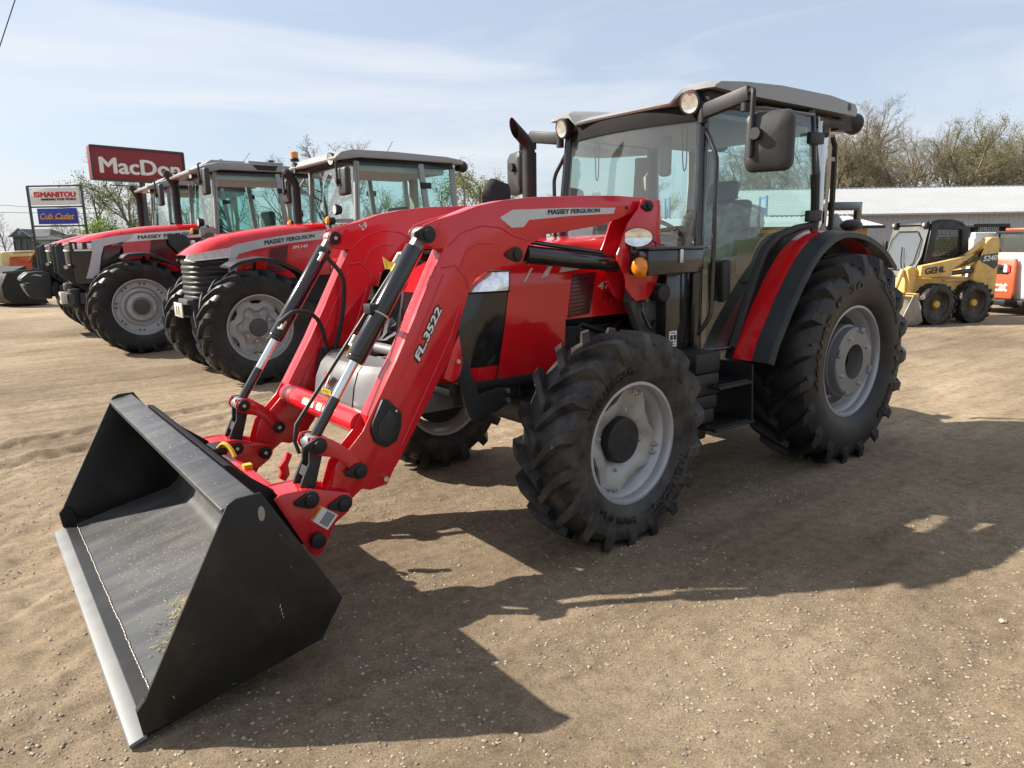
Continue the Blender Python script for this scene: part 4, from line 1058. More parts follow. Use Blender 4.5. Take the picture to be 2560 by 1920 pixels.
# slotted foot plates at the arm's lower end show as lighter strips
cp = MB(); cp.prism([(3.498, .905), (3.470, .90), (3.400, .825), (3.405, .76), (3.432, .690), (3.49, .668), (3.545, .70), (3.562, .757), (3.555, .80)], AO, AO + .022)
cp = cp.build('cover_plate', 'black_plastic', T, bevel=.007)
MB().prism([(3.470, .855), (3.425, .80), (3.44, .715), (3.49, .690), (3.535, .725), (3.530, .78)], AO + .022, AO + .026).build('cover_inset', 'charcoal', cp, bevel=.003)
MB().cyl((3.432, AO + .022, .84), (3.432, AO + .027, .84), .006, 10).build('cover_screw', 'steel', cp)
# cross tube
ct = MB().cyl((3.552, -.476, .770), (3.552, .476, .770), .060, 28).build('cross_tube', 'red', T)
for y in (-.36,): MB().lathe([(.0615, -.03), (.0615, .03)], c=(3.552, y, .770), n=28).build('wear_band', 'sign_red', ct)
dm = MB()
def tubemap(y, a, r=.0617): return (3.552 + r * math.cos(a), y, .770 + r * math.sin(a))
for (y0, y1, nm, mm, a0, a1) in ((-.13, .02, 'safety_label', 'white_decal', .15, .75), (.06, .12, 'safety_label', 'white_decal', .15, .8), (.14, .24, 'safety_label', 'white_decal', .1, .7)):
    g = MB(); g.grid([[tubemap(y0 + (y1 - y0) * i / 3, a0 + (a1 - a0) * j / 5) for j in range(6)] for i in range(4)]); o = g.build(nm, mm, ct)
    g = MB(); g.grid([[tubemap(y0 + (y1 - y0) * i / 3, a1 - .16 + .16 * j / 2, .0625) for j in range(3)] for i in range(4)]); g.build('label_band', 'orange_decal', o)
# cross bar between the hitch plates, latch hook and yellow lever
hb = MB().box(3.985, 4.035, -.44, .44, .505, .556).build('hitch_bar', 'red', T, bevel=.005)
MB().prism([(3.80, .60), (3.775, .58), (3.80, .53), (3.795, .48), (3.82, .45), (3.85, .47), (3.835, .50), (3.845, .53), (3.815, .56)], .10, .125).build('latch_hook', 'red', hb, bevel=.003)
MB().tube(smoothline([(4.07, -.14, .60), (4.05, -.08, .645), (4.03, -.04, .63), (4.02, -.0, .59)], 3), .011, 8).build('latch_lever', 'yellow', hb)
MB().obox((4.06, -.17, .60), (.035, 0, 0), (0, .07, 0), (0, 0, .02)).build('latch_block', 'black_plastic', hb, bevel=.006)
MB().obox((4.0, .12, .565), (.02, 0, 0), (0, .02, 0), (0, 0, .012)).build('latch_tab', 'yellow', hb)
# decals on the near arm
dc = MB(); dc.prism([(2.781, 1.736), (2.770, 1.745), (2.699, 1.778), (2.3, 1.795), (1.954, 1.801), (1.970, 1.768), (2.3, 1.752), (2.593, 1.728), (2.630, 1.692), (2.707, 1.688)], AO + .0003, AO + .0022)
dcl = dc.build('brand_decal', 'grey_decal', T)
lt = MB(); put_text(lt, 'MASSEY FERGUSON', quadmap((2.462, AO + .0035, 1.757), (2.082, AO + .0035, 1.775), (2.082, AO + .0035, 1.795), (2.462, AO + .0035, 1.783)), fat=.07, lift=(0, .0003, 0)); lt.build('lettering', 'black_decal', dcl, smooth=False)
fq = ((3.313, 1.080), (3.178, 1.313), (3.148, 1.296), (3.283, 1.060))
def fmap(off):
    a, b_, c, d_ = [Vector((x, AO + off, z)) for x, z in fq]
    return quadmap(d_, c, b_, a)
lt = MB(); put_text(lt, 'FL.3522', fmap(.0020), fat=.42, lift=(0, .0001, 0), shear=.2); fb = lt.build('model_lettering_outline', 'black_decal', T, smooth=False)
lt = MB(); put_text(lt, 'FL.3522', fmap(.0035), fat=.09, lift=(0, .0002, 0), shear=.2); lt.build('model_lettering', 'white_decal', fb, smooth=False)
bd = MB(); bd.prism([(3.055, 1.735), (3.005, 1.750), (3.000, 1.722), (3.030, 1.700)], -AI, -AI + .002); bo = bd.build('maker_badge', 'white_decal', T)
lt = MB(); put_text(lt, 'S', quadmap((3.045, -AI + .003, 1.712), (3.012, -AI + .003, 1.712), (3.012, -AI + .003, 1.742), (3.045, -AI + .003, 1.742)), bold=.02); lt.build('badge_letter', 'sign_red', bo, smooth=False)
# level indicator rod with yellow flag and clamp
p1 = Vector((3.855, .455, .775)); rod_top = Vector((3.215, .36, 1.575))
rd = MB().tube([p1 + Vector((.0, -.01, -.10)), p1 + Vector((.012, -.03, -.04)), p1 + Vector((-.005, -.04, .03)), rod_top], .0095, 8).build('level_rod', 'black_plastic', T)
dd = (rod_top - p1).normalized(); c = rod_top - dd * .09
MB().tube([c + dd * .035, c - dd * .035], .0135, 10).build('flag_sleeve', 'yellow', rd)
MB().sheet([c + dd * .03, c + dd * .018 + Vector((.03, -.03, .01)), c + Vector((.045, -.05, .05)), c - dd * .012 + Vector((.035, -.035, -.0)), c - dd * .018], .003, (.3, .9, .2)).build('flag', 'yellow', rd)
c2 = rod_top - dd * .36; q2 = Vector((3.455, .5275, 1.293))
MB().beam(c2, q2 + Vector((.02, -.045, .02)), .03, .022).build('rod_clamp', 'charcoal', rd, bevel=.004)
MB().obox(q2 + Vector((.03, -.01, .03)), (.03, 0, 0), (0, .035, 0), (0, 0, .022)).build('clamp_block', 'black_plastic', rd, bevel=.005)
MB().lathe([(.047, -.004), (.050, 0), (.047, .004)], c=q2, axis=(.557, 0, -.83), n=28).build('clamp_wire', 'galv', rd)
c3 = rod_top - dd * .56
MB().obox(c3 + Vector((-.02, -.015, .0)), (.012, .01, .0), (0, .012, 0), (-.02, 0, .05)).build('flag_clip', 'yellow', rd, bevel=.003)
# hydraulic hoses on the far arm
hs = MB(); hs.tube(smoothline([(3.28, -.455, 1.555), (3.20, -.42, 1.42), (3.22, -.42, 1.20), (3.28, -.43, .98), (3.30, -.44, .84)], 4), .013, 8)
hs.tube(smoothline([(3.585, -.455, 1.19), (3.50, -.41, 1.25), (3.38, -.41, 1.20), (3.33, -.42, 1.02), (3.33, -.44, .84)], 4), .013, 8)
hs.build('hydraulic_hose', 'black_plastic', T)
MB().prism([(3.36, 1.02), (3.20, 1.02), (3.22, .84), (3.40, .84)], -.47, -.44).build('hose_guard', 'black_plastic', T, bevel=.01)

# ------------------------------------------------------------------ bucket
BW = 1.134
sidep = [(4.372, .758), (4.34, .773), (4.257, .775), (3.985, .290), (4.078, .150), (4.55, .058), (4.705, .035), (4.716, .126), (4.688, .158)]
bk = MB(); prof = [(4.700, .020), (4.10, .140), (4.055, .175), (4.010, .290), (4.268, .755)]
th = .008
rowA = [[(x, y, z) for x, z in prof] for y in (-BW, BW)]
inn = [(4.700, .032), (4.115, .152), (4.072, .190), (4.028, .295), (4.280, .748)]
bk.grid(rowA); bk.grid([[(x, y, z) for x, z in inn] for y in (-BW, BW)])
bk.grid([[(prof[-1][0], y, prof[-1][1]), (inn[-1][0], y, inn[-1][1])] for y in (-BW, BW)])
bk.grid([[(prof[0][0], y, prof[0][1]), (inn[0][0], y, inn[0][1])] for y in (-BW, BW)])
B = bk.build('bucket', 'bucket_floor', T, ang=30)
for s in (1, -1):
    sp = MB(); sp.prism(sidep, s * (BW - .0), s * (BW + .012)); so = sp.build('side_plate', 'bucket_paint', B, bevel=.002)
    if s > 0: MB().prism([(4.262 + .012 * math.cos(a) * (1 if abs(math.sin(a)) < 2 else 1), .700 + .028 * math.sin(a)) for a in np.linspace(0, 2 * PI, 17)[:-1]], BW + .0125, BW + .0135).build('slot_hole', 'dirty_steel', so)
    MB().prism([(4.54, .060), (4.70, .030), (4.716, .126), (4.688, .158), (4.66, .150), (4.63, .075)], s * (BW - .014), s * BW).build('corner_gusset', 'bucket_paint', so)
mk = MB()
for (x_, z_, dx_, dz_) in ((4.20, .60, .003, .004), (4.17, .47, .004, .005), (4.225, .33, -.003, .012), (4.222, .315, -.003, .010), (4.219, .300, -.002, .008), (4.216, .287, -.002, .006), (4.52, .30, .006, .002), (4.40, .10, .012, .002), (4.60, .13, .003, .010)):
    mk.prism([(x_, z_), (x_ + dx_, z_ + dz_), (x_ + dx_ + .002, z_ + dz_ + .001), (x_ + .002, z_ + .001)], BW + .0121, BW + .0126)
mk.build('paint_chip', 'galv', B)
# stiffening step inside the floor, cutting edge, weld beads, top bar
MB().prism([(4.752, .004), (4.694, .018), (4.694, .034), (4.747, .018)], -BW - .006, BW + .006).build('cutting_edge', 'bucket_edge', B, bevel=.002)
MB().prism([(4.694, .032), (4.640, .040), (4.640, .047), (4.692, .038)], -BW + .01, BW - .01).build('wear_strip', 'bucket_paint', B)
wb = MB()
r5 = np.random.default_rng(3)
for k in range(60):
    y = -BW + .03 + k * (2 * BW - .06) / 60
    wb.ball((4.637 + .004 * r5.random(), y + .018, .0475), .0035, .017 + .006 * r5.random(), .003, 8)
wb.build('weld_bead', 'dirty_steel', B)
tbar = MB().prism([(4.392, .742), (4.270, .768), (4.250, .735), (4.318, .668), (4.378, .700)], -BW + .002, BW - .002).build('top_bar', 'bucket_floor', B, bevel=.006)
MB().prism([(4.205, .735), (4.235, .765), (4.262, .77), (4.255, .74)], -.72, .72).build('back_rail', 'bucket_paint', B)
for y in (-.52, .52):
    MB().prism([(4.24, .745), (4.015, .56), (3.89, .27), (4.0, .30)], y - .012, y + .012).build('hook_plate', 'bucket_paint', B)
# light dry specks lying in the bucket
r6 = np.random.default_rng(11); fl_ = MB()
for k in range(1700):
    y = r6.normal(-.15, .45); t = r6.random()
    if abs(y) > BW - .03: continue
    if k % 5 == 0: x, z = 4.285 + .09 * t, .7665 - .022 * t / .9 * .95 + .0015
    else:
        x = 4.16 + .42 * t; z = .032 + (4.700 - x) * (.120 / .585) + .002
    a = r6.random() * 6.28; L_ = .0018 + .0042 * r6.random() ** 2.5; w_ = L_ * .4
    dx, dy = math.cos(a), math.sin(a)
    sl = -.19
    fl_.add([(x + dx * L_, y + dy * L_, z + sl * dx * L_), (x - dy * w_, y + dx * w_, z - sl * dy * w_), (x - dx * L_, y - dy * L_, z - sl * dx * L_), (x + dy * w_, y - dx * w_, z + sl * dy * w_)], [(0, 1, 2, 3)])
chaff = fl_.build('chaff', 'beige', None, smooth=False); tag(chaff, 'pale specks of chaff scattered over the bucket floor and top bar', 'chaff', kind='stuff')
# clump of dry grass in the bucket
r7 = np.random.default_rng(5); hy = MB()
for k in range(1500):
    th_ = r7.random() * 6.28; rad = abs(r7.normal(0, .075)); lo2 = k % 2
    x = (4.36 if lo2 else 4.43) + rad * math.cos(th_) * .9; y = (.50 if lo2 else .68) + rad * math.sin(th_) * 1.1
    if y > 1.122 or x > 4.6: continue
    z0 = .032 + (4.700 - x) * .205
    z = z0 + .004 + .07 * max(0, 1 - rad / .14) * r7.random()
    a = r7.random() * 6.28; L_ = .015 + .04 * r7.random(); e = r7.normal(0, .25)
    p = Vector((x, y, z)); q = p + Vector((math.cos(a), math.sin(a), e)) * L_
    q.y = min(q.y, 1.128); q.z = max(q.z, .034 + (4.700 - q.x) * .205)
    w_ = Vector((-math.sin(a), math.cos(a), .3)) * .0016
    mid = (p + q) / 2 + Vector((0, 0, .004))
    hy.add([p - w_, p + w_, mid + w_, mid - w_, q], [(0, 1, 2, 3), (3, 2, 4)])
hay = hy.build('dry_grass', 'hay', None, smooth=False); tag(hay, 'small clump of dry grass lying on the near side of the black bucket floor', 'grass', kind='stuff')
# ------------------------------------------------------------------ red tractors parked in a row behind
def mirror_y(f):
    for s in (1, -1): f(s)
def bg_hood(P, HWs, top, nose_x, x_r, z_bot, cy=.42):
    """bonnet lofted along x; top = [(x, ztop)], nose curves down to z_bot at the front"""
    mb = MB(); rows = []
    xs = [p[0] for p in top]
    for x, zt, hw, zl in top:
        rows.append([(x, -hw, zl), (x, -hw, zt - .16), (x, -hw * .97, zt - .09), (x, -hw * .80, zt - .03), (x, -hw * .4, zt - .004), (x, 0, zt),
                     (x, hw * .4, zt - .004), (x, hw * .80, zt - .03), (x, hw * .97, zt - .09), (x, hw, zt - .16), (x, hw, zl)])
    mb.grid(rows); mb.add(rows[0], [tuple(range(11))]); mb.add(rows[-1], [tuple(range(11))])
    return mb.build('bonnet', 'red_hood', P, ang=45)
def bg_cab(P, xA, xB, xC, zf, zs, zt, hA, hB, frame, glass='glass_bg', interior=True):
    for s in (1, -1):
        A0, A1 = (xA, s * hA, zf), (xA - .06, s * hA, zt); B0, B1 = (xB, s * hB, zf + .55), (xB + .12, s * hB * .98, zt); C0, C1 = (xC, s * (hB - .10), zs), (xC + .05, s * (hB - .12), zt)
        for nm, a, b_, r in (('front_pillar', A0, A1, .04), ('middle_pillar', B0, B1, .045), ('rear_pillar', C0, C1, .045)):
            MB().beam(a, b_, r * 1.3, r * 1.7).build(nm, frame, P, bevel=.008)
        g = [A0, A1, B1, B0, (xB + .45, s * hB, zf + .35), (xB + .62, s * hA, zf)]
        o = MB().add(g, [tuple(range(6))]).build('door', glass, P)
        MB().tube([(p[0], p[1] + s * .008, p[2]) for p in g + g[:1]], .020, 6).build('door_frame', 'black_plastic', o)
        q = [B0, B1, C1, C0]
        o = MB().add(q, [(0, 1, 2, 3)]).build('quarter_window', glass, P)
        MB().tube([(p[0], p[1] + s * .006, p[2]) for p in q + q[:1]], .016, 6).build('window_seal', 'black_plastic', o)
        MB().obox((xB + .06, s * (hB + .02), zt - .28), (.08, 0, 0), (0, .02, 0), (0, 0, .04)).build('hinge', 'black_plastic', P, bevel=.01)
    rows = [[(x + .10 * (1 - (k / 5 - 1) ** 2), (k / 5 - 1) * hA, z) for k in range(11)] for x, z in ((xA, zf + .3), (xA - .02, (zf + zt) / 2), (xA - .06, zt))]
    MB().grid(rows).build('windscreen', glass, P, ang=60)
    MB().grid([[(xC - .03, y, z) for y in (-hB + .12, hB - .12)] for z in (zs, zt)]).build('rear_window', glass, P)
    MB().box(xC, xA - .02, -hA + .03, hA - .03, zf - .25, zf + .02).build('cab_floor', 'interior', P)
    if interior:
        mb = MB(); mb.box(xB + .05, xB + .50, -.25, .25, zf + .25, zf + .48); mb.box(xB - .02, xB + .12, -.25, .25, zf + .48, zf + 1.0); mb.build('seat', 'seat', P, bevel=.05)
        mb = MB(); mb.tube([(xA - .12, 0, zf), (xA - .28, 0, zf + .62)], [.10, .05], 10); mb.obox((xA - .15, 0, zf + .52), (.06, 0, 0), (0, .2, 0), (0, 0, .10)); mb.build('steering_column', 'black_plastic', P)
        mb = MB(); mb.lathe([(.19 + .016 * math.cos(a), .016 * math.sin(a)) for a in np.linspace(0, 2 * PI, 7)[:-1]], c=(xA - .33, 0, zf + .68), axis=(-.5, 0, .86), n=24, closed=True); mb.build('steering_wheel', 'black_plastic', P)
        MB().box(xC + .02, xC + .10, -.45, -.32, zf + .6, zt).build('seat_belt_pillar', 'beige', P)
def bg_roof(P, prof, hw, under, m='roof_grey'):
    mb = MB()
    ys = [(-hw, .96), (-hw * .97, 1.0), (-hw * .6, 1.0), (0, 1.0), (hw * .6, 1.0), (hw * .97, 1.0), (hw, .96)]
    zc = sum(p[1] for p in prof) / len(prof)
    rows = [[(x, y, zc + (z - zc) * k + (.02 if abs(y) < hw * .7 and z > zc else 0)) for x, z in prof + prof[:1]] for y, k in ys]
    mb.grid(rows); mb.add(rows[0][:-1], [tuple(range(len(prof)))]); mb.add(rows[-1][:-1], [tuple(range(len(prof)))])
    r = mb.build('roof', m, P, bevel=.008, ang=35)
    MB().box(under[0], under[1], -hw + .08, hw - .08, under[2] - .07, under[2]).build('roof_underside', 'black_plastic', r, bevel=.01)
    MB().box(under[0] + .1, under[1] - .15, -hw + .16, hw - .16, under[2] - .15, under[2] - .07).build('headliner', 'headliner', r, bevel=.02)
    return r
def lampset(P, x, y, z, s):
    o = MB().lathe([(0, -.08), (.05, -.07), (.068, -.02), (.072, .02), (.06, .024)], c=(x, y, z), axis=(1, 0, 0), n=20).build('work_lamp', 'black_plastic', P)
    MB().lathe([(0, .02), (.06, .022)], c=(x, y, z), axis=(1, 0, 0), n=18).build('lamp_lens', 'lens', o)
    o = MB().lathe([(0, -.10), (.045, -.09), (.055, -.02), (.055, .0)], c=(x + .12, y, z - .14), axis=(1, 0, 0), n=18).build('indicator_lamp', 'black_plastic', P)
    MB().lathe([(0, .035), (.04, .025), (.056, .0)], c=(x + .12, y, z - .14), axis=(1, 0, 0), n=18).build('amber_lens', 'amber', o)
def bg_mirror(P, x, y, z, s, h=.34, w=.24):
    mb = MB(); mb.obox((x, y, z), (.045, 0, 0), (0, w / 2, 0), (0, 0, h / 2)); o = mb.build('mirror', 'mirror_plastic', P, bevel=.035, seg=3)
    MB().tube([(x + .07, y - s * .05, z - .06), (x + .075, y - s * .06, z + h / 2 + .06), (x, y - s * .22, z + h / 2 + .09)], .016, 8).build('mirror_arm', 'black_plastic', o)
    MB().cyl((x + .03, y - s * .05, z), (x + .09, y - s * .06, z), .03, 12).build('mirror_socket', 'black_plastic', o)
def bg_fender(P, pts, y0, y1):
    for s in (1, -1):
        cur = sl2(pts, 3); mb = MB()
        rows = [[(x, s * y0, z), (x, s * (y0 + y1) / 2, z + .012), (x, s * y1, z - .005), (x, s * y1, z - .05), (x, s * (y1 - .012), z - .05), (x, s * (y1 - .012), z - .02), (x, s * y0, z - .015)] for x, z in cur]
        mb.grid(rows); mb.add(rows[0] + rows[-1], [tuple(range(7)), tuple(range(7, 14))])
        o = mb.build('front_fender', 'black_plastic', P)
        i = len(cur) // 2
        MB().tube([(cur[i][0], s * (y0 + .05), cur[i][1] - .02), (cur[i][0] + .03, s * y0, cur[i][1] - .30), (.0, s * (y0 - .15), .75)], .022, 8).build('fender_stay', 'black_plastic', o)
def bg_common(P, hl, xr, Rr, wr, rbr, yr):
    MB().box(xr - .3, .45, -.18, .18, .55, 1.0).build('chassis', 'dark_grey', P, bevel=.02)
    MB().box(-1.2, .2, -.34, .34, .9, 1.5).build('engine', 'black_plastic', P)
    MB().tube([(0, -.62, .69), (0, -.25, .72), (0, .25, .72), (0, .62, .69)], [.12, .09, .09, .12], 14).build('front_axle', 'dark_grey', P)
    MB().cyl((xr, -.7, Rr - .02), (xr, .7, Rr - .02), .14, 16).build('rear_axle', 'dark_grey', P)
    for s in (1, -1):
        wheel(P, (xr, s * yr, Rr - .02), 0, Rr, wr, rbr, .05, 20, .046, 'disc', side=s, rubber='rubber_new', seg=48, rimmat='rim_grey')
        cur = [(xr + (Rr + .09) * math.cos(a), Rr + (Rr + .09) * math.sin(a)) for a in np.linspace(2.6, .25, 14)]
        ribbon(cur, s * (yr - wr - .05), s * (yr + wr * .8), .02).build('rear_fender', 'red_hood', P)
# --- the nearest of the row
P = empty('tractor', (2.24, -5.92, 0))
tag(P, 'red tractor with clear square headlights and silver stripe, just behind the loader', 'tractor', 'red tractors parked in a row')
for s in (1, -1): wheel(P, (0, s * .80, .672), R_(1), .69, .215, .385, .046, 19, .040, 'wavydisc', side=s, rubber='rubber_new', seg=60, rimmat='rim_grey', spin=.1 * s)
bg_common(P, 0, -2.45, .86, .26, .50, .80)
bg_hood(P, .42, [(.10, 1.78, .425, 1.15), (-.2, 1.835, .43, 1.18), (-.6, 1.89, .43, 1.22), (-1.15, 1.93, .43, 1.25)], .56, -1.15, 1.2)
# nose: red cap over headlights
mb = MB(); rows = []
for x, zt, hw, zl in ((.10, 1.78, .425, 1.62), (.25, 1.735, .42, 1.595), (.40, 1.675, .40, 1.57), (.52, 1.60, .36, 1.545), (.575, 1.54, .28, 1.53)):
    rows.append([(x, -hw, zl), (x, -hw * .97, max(zl, zt - .09)), (x, -hw * .8, max(zl, zt - .03)), (x, 0, zt), (x, hw * .8, max(zl, zt - .03)), (x, hw * .97, max(zl, zt - .09)), (x, hw, zl)])
mb.grid(rows); mb.add(rows[-1], [tuple(range(7))]); mb.build('bonnet_nose', 'red_hood', P, ang=45)
for s in (1, -1):
    o = MB().add([(.115, s * .428, 1.615), (.13, s * .428, 1.50), (.40, s * .405, 1.478), (.56, s * .30, 1.462), (.585, s * .20, 1.475), (.578, s * .27, 1.535), (.52, s * .365, 1.545), (.40, s * .407, 1.57)], [(0, 1, 2, 7), (7, 2, 3, 6), (6, 3, 4, 5)]).build('headlight', 'lamp_clear', P, ang=60)
    MB().tube([(.115, s * .43, 1.615), (.13, s * .43, 1.50), (.40, s * .407, 1.478), (.56, s * .302, 1.462), (.588, s * .20, 1.475)], .008, 6).build('bezel', 'white_decal', o)
    MB().prism([(.125, 1.615), (.02, 1.655), (-.3, 1.715), (-.7, 1.775), (-1.14, 1.825), (-1.14, 1.715), (-.6, 1.655), (-.2, 1.59), (.02, 1.535), (.055, 1.48), (.06, 1.20), (.165, 1.20), (.14, 1.50)], s * .424, s * .434).build('silver_stripe', 'grey_decal', P)
    MB().prism([(-.37, 1.59), (-.61, 1.635), (-.54, 1.30), (-.30, 1.30)], s * .424, s * .433).build('side_vent', 'maroon_mesh', P)
lt = MB(); put_text(lt, 'MASSEY FERGUSON', quadmap((-.31, .436, 1.640), (-.96, .436, 1.728), (-.96, .436, 1.772), (-.31, .436, 1.695)), fat=.07, lift=(0, .0004, 0)); lt.build('brand_lettering', 'black_decal', P, smooth=False)
lt = MB(); put_text(lt, '5M.145', quadmap((-.66, .4365, 1.585), (-.86, .4365, 1.605), (-.86, .4365, 1.640), (-.66, .4365, 1.620)), fat=.08, lift=(0, .0004, 0), shear=.2); lt.build('model_lettering', 'white_decal', P, smooth=False)
# ribbed black plastic film round the grille
rows = []
for k in range(25):
    z = 1.0 + .485 * k / 24; b_ = .008 * math.sin(k * 2.1) + .004 * math.sin(k * 5.3)
    rows.append([(.15 + (.415 + b_) * math.sin(t) ** .8, s_ * (.405 + b_) * max(0, math.cos(t)) ** .6, z) for s_, t in [(1, PI / 2 * j / 8) for j in range(9)] + [(-1, PI / 2 * j / 8) for j in range(7, -1, -1)]])
MB().grid(rows).build('grille', 'black_plastic', P, ang=50)
MB().box(.30, .62, -.22, .22, .78, 1.0).build('front_support', 'dark_grey', P, bevel=.02)
fp = MB().box(.70, .715, -.02, .36, .80, .97).build('hitch_plate', 'galv', P, bevel=.003)
for y in (.10, .20): MB().box(.714, .718, y, y + .02, .83, .93).build('plate_slot', 'black_plastic', fp)
MB().box(.60, .70, .0, .30, .82, .95).build('plate_mount', 'black_plastic', P)
bg_fender(P, [(.30, 1.40), (.20, 1.455), (.05, 1.485), (-.10, 1.495), (-.31, 1.45), (-.54, 1.33), (-.66, 1.20)], .60, 1.0)
bg_cab(P, -1.40, -2.50, -3.0, 1.15, 1.75, 2.68, .74, .80, 'roof_grey')
rf = bg_roof(P, [(-1.17, 2.67), (-1.15, 2.70), (-1.24, 2.775), (-1.40, 2.815), (-2.0, 2.82), (-2.8, 2.80), (-3.06, 2.77), (-3.08, 2.71), (-2.9, 2.72), (-1.5, 2.72)], .80, (-2.95, -1.28, 2.72))
for s in (1, -1):
    o = MB().lathe([(0, -.08), (.05, -.07), (.075, 0), (.078, .03)], c=(-1.19, s * .62, 2.70), axis=(1, s * .1, -.1), n=20).build('roof_lamp', 'black_plastic', P)
    MB().lathe([(0, .025), (.07, .03)], c=(-1.19, s * .62, 2.70), axis=(1, s * .1, -.1), n=18).build('lamp_lens', 'lens', o)
    MB().lathe([(0, -.1), (.07, -.08), (.08, .03), (.04, .08), (0, .09)], c=(-3.18, s * .6, 2.70), axis=(-1, 0, -.1), n=18).build('rear_lamp', 'black_plastic', P)
    bg_mirror(P, -1.18, s * .97, 2.40, s)
    lampset(P, -1.18, s * .66, 2.07, s)
    MB().beam((-1.38, s * .74, 1.93), (-1.08, s * .66, 1.93), .04, .05).build('lamp_bar', 'roof_grey', P)
    MB().tube([(-3.05, s * .72, 2.62), (-3.12, s * .74, 2.5), (-3.12, s * .74, 1.6)], .018, 8).build('rear_rail', 'roof_grey', P)
MB().tube(smoothline([(-1.35, -.72, 2.56), (-1.28, -.80, 2.35), (-1.27, -.80, 1.6), (-1.36, -.74, 1.5)], 3), .018, 8).build('grab_rail', 'roof_grey', P)
mb = MB(); mb.tube([(-1.12, -.50, 1.7), (-1.12, -.50, 2.42)], .062, 16); mb.tube(smoothline([(-1.12, -.50, 2.40), (-1.11, -.50, 2.48), (-1.04, -.50, 2.58), (-.97, -.50, 2.65)], 3), [.058] * 9 + [.03], 14); mb.build('exhaust', 'black_plastic', P)
MB().cyl((-2.2, .1, 2.82), (-2.35, .1, 3.05), .004, 6).build('aerial', 'black_plastic', P)

# --- the larger pair further along
Q = empty('tractor', (2.79, -9.75, 0))
tag(Q, 'red tractor with orange beacon on its roof, second behind the loader tractor', 'tractor', 'red tractors parked in a row')
for s in (1, -1): wheel(Q, (0, s * .76, .725), R_(1), .745, .235, .425, .048, 19, .042, 'disc', side=s, rubber='rubber_new', seg=60, rimmat='rim_silver', spin=.07 * s)
bg_common(Q, 0, -2.65, .95, .30, .55, .85)
bg_hood(Q, .45, [(.10, 1.93, .455, 1.2), (-.3, 1.985, .46, 1.2), (-.7, 2.015, .46, 1.25), (-1.10, 2.03, .46, 1.25)], .88, -1.1, 1.2)
mb = MB(); rows = []
for x, zt, hw, zl in ((.10, 1.93, .455, 1.78), (.30, 1.895, .45, 1.765), (.55, 1.83, .43, 1.745), (.75, 1.765, .38, 1.72), (.86, 1.715, .30, 1.70), (.89, 1.69, .22, 1.685)):
    rows.append([(x, -hw, zl), (x, -hw * .97, max(zl, zt - .08)), (x, -hw * .8, max(zl, zt - .025)), (x, 0, zt), (x, hw * .8, max(zl, zt - .025)), (x, hw * .97, max(zl, zt - .08)), (x, hw, zl)])
mb.grid(rows); mb.add(rows[-1], [tuple(range(7))]); mb.build('bonnet_nose', 'red_hood', Q, ang=45)
rows = []
for z, g in ((1.10, -.02), (1.3, .0), (1.5, .005), (1.66, .005)):
    rows.append([(.40 + (.47 + g) * math.sin(t) ** .8, s_ * (.435 + g) * max(0, math.cos(t)) ** .6, z) for s_, t in [(1, PI / 2 * j / 8) for j in range(9)] + [(-1, PI / 2 * j / 8) for j in range(7, -1, -1)]])
MB().grid(rows).build('grille', 'grille_black', Q, ang=50)
rows2 = [[(x + .004, y * 1.01, z) for x, y, z in [(.40 + .475 * math.sin(t) ** .8, s_ * .44 * max(0, math.cos(t)) ** .6, zz) for s_, t in [(1, PI / 2 * j / 8) for j in range(9)] + [(-1, PI / 2 * j / 8) for j in range(7, -1, -1)]]] for zz in (1.600, 1.625)]
MB().grid(rows2).build('chin_trim', 'white_decal', Q, ang=60)
MB().box(.36, .82, -.36, .36, 1.60, 1.74).build('lamp_housing', 'black_gloss', Q)
for s in (1, -1):
    for k in range(4):
        t = .25 + k * .30
        MB().obox((.40 + .47 * math.sin(t) ** .8, s * .435 * math.cos(t) ** .6, 1.675), (.03, -s * .02, 0), (.01, s * .015, 0), (0, 0, .045)).build('headlight', 'lamp_clear', Q, bevel=.006)
    MB().prism([(.52, 1.76), (.45, 1.775), (.2, 1.825), (-.07, 1.855), (-.02, 1.78), (.08, 1.735), (.30, 1.69), (.37, 1.665), (.42, 1.52), (.47, 1.28), (.53, 1.18), (.66, 1.18), (.60, 1.35), (.53, 1.60)], s * .450, s * .464).build('silver_panel', 'grey_decal', Q)
    MB().prism([(-.075, 1.857), (-1.09, 1.925), (-1.09, 1.80), (-.4, 1.765), (.08, 1.725), (-.02, 1.78)], s * .452, s * .463).build('brand_band', 'white_decal', Q)
    MB().prism([(.36, 1.655), (.11, 1.695), (.24, 1.37), (.46, 1.27)], s * .450, s * .462).build('side_vent', 'grille_black', Q)
    MB().prism([(-.31, 1.755), (-.26, 1.45), (-.66, 1.33), (-1.08, 1.33), (-1.08, 1.785)], s * .450, s * .461).build('side_grille', 'grille_black', Q)
    MB().prism([(1.00, 1.68), (.93, 1.735), (.90, 1.72), (.90, 1.42), (.80, 1.32), (.60, 1.20), (.50, 1.0), (.50, .72), (.60, .72), (.66, .98), (.85, 1.12), (1.0, 1.28)], s * .27, s * .30).build('linkage_arm', 'charcoal', Q, bevel=.004)
lt = MB(); put_text(lt, 'MASSEY FERGUSON', quadmap((-.13, .4655, 1.772), (-1.02, .4655, 1.838), (-1.02, .4655, 1.888), (-.13, .4655, 1.825)), fat=.07, lift=(0, .0004, 0)); lt.build('brand_lettering', 'black_decal', Q, smooth=False)
mb = MB(); mb.box(.55, .92, -.34, .34, .78, .96); mb.cyl((.80, -.2, .98), (.80, -.2, 1.10), .12, 16); mb.build('front_linkage', 'dark_grey', Q, bevel=.02)
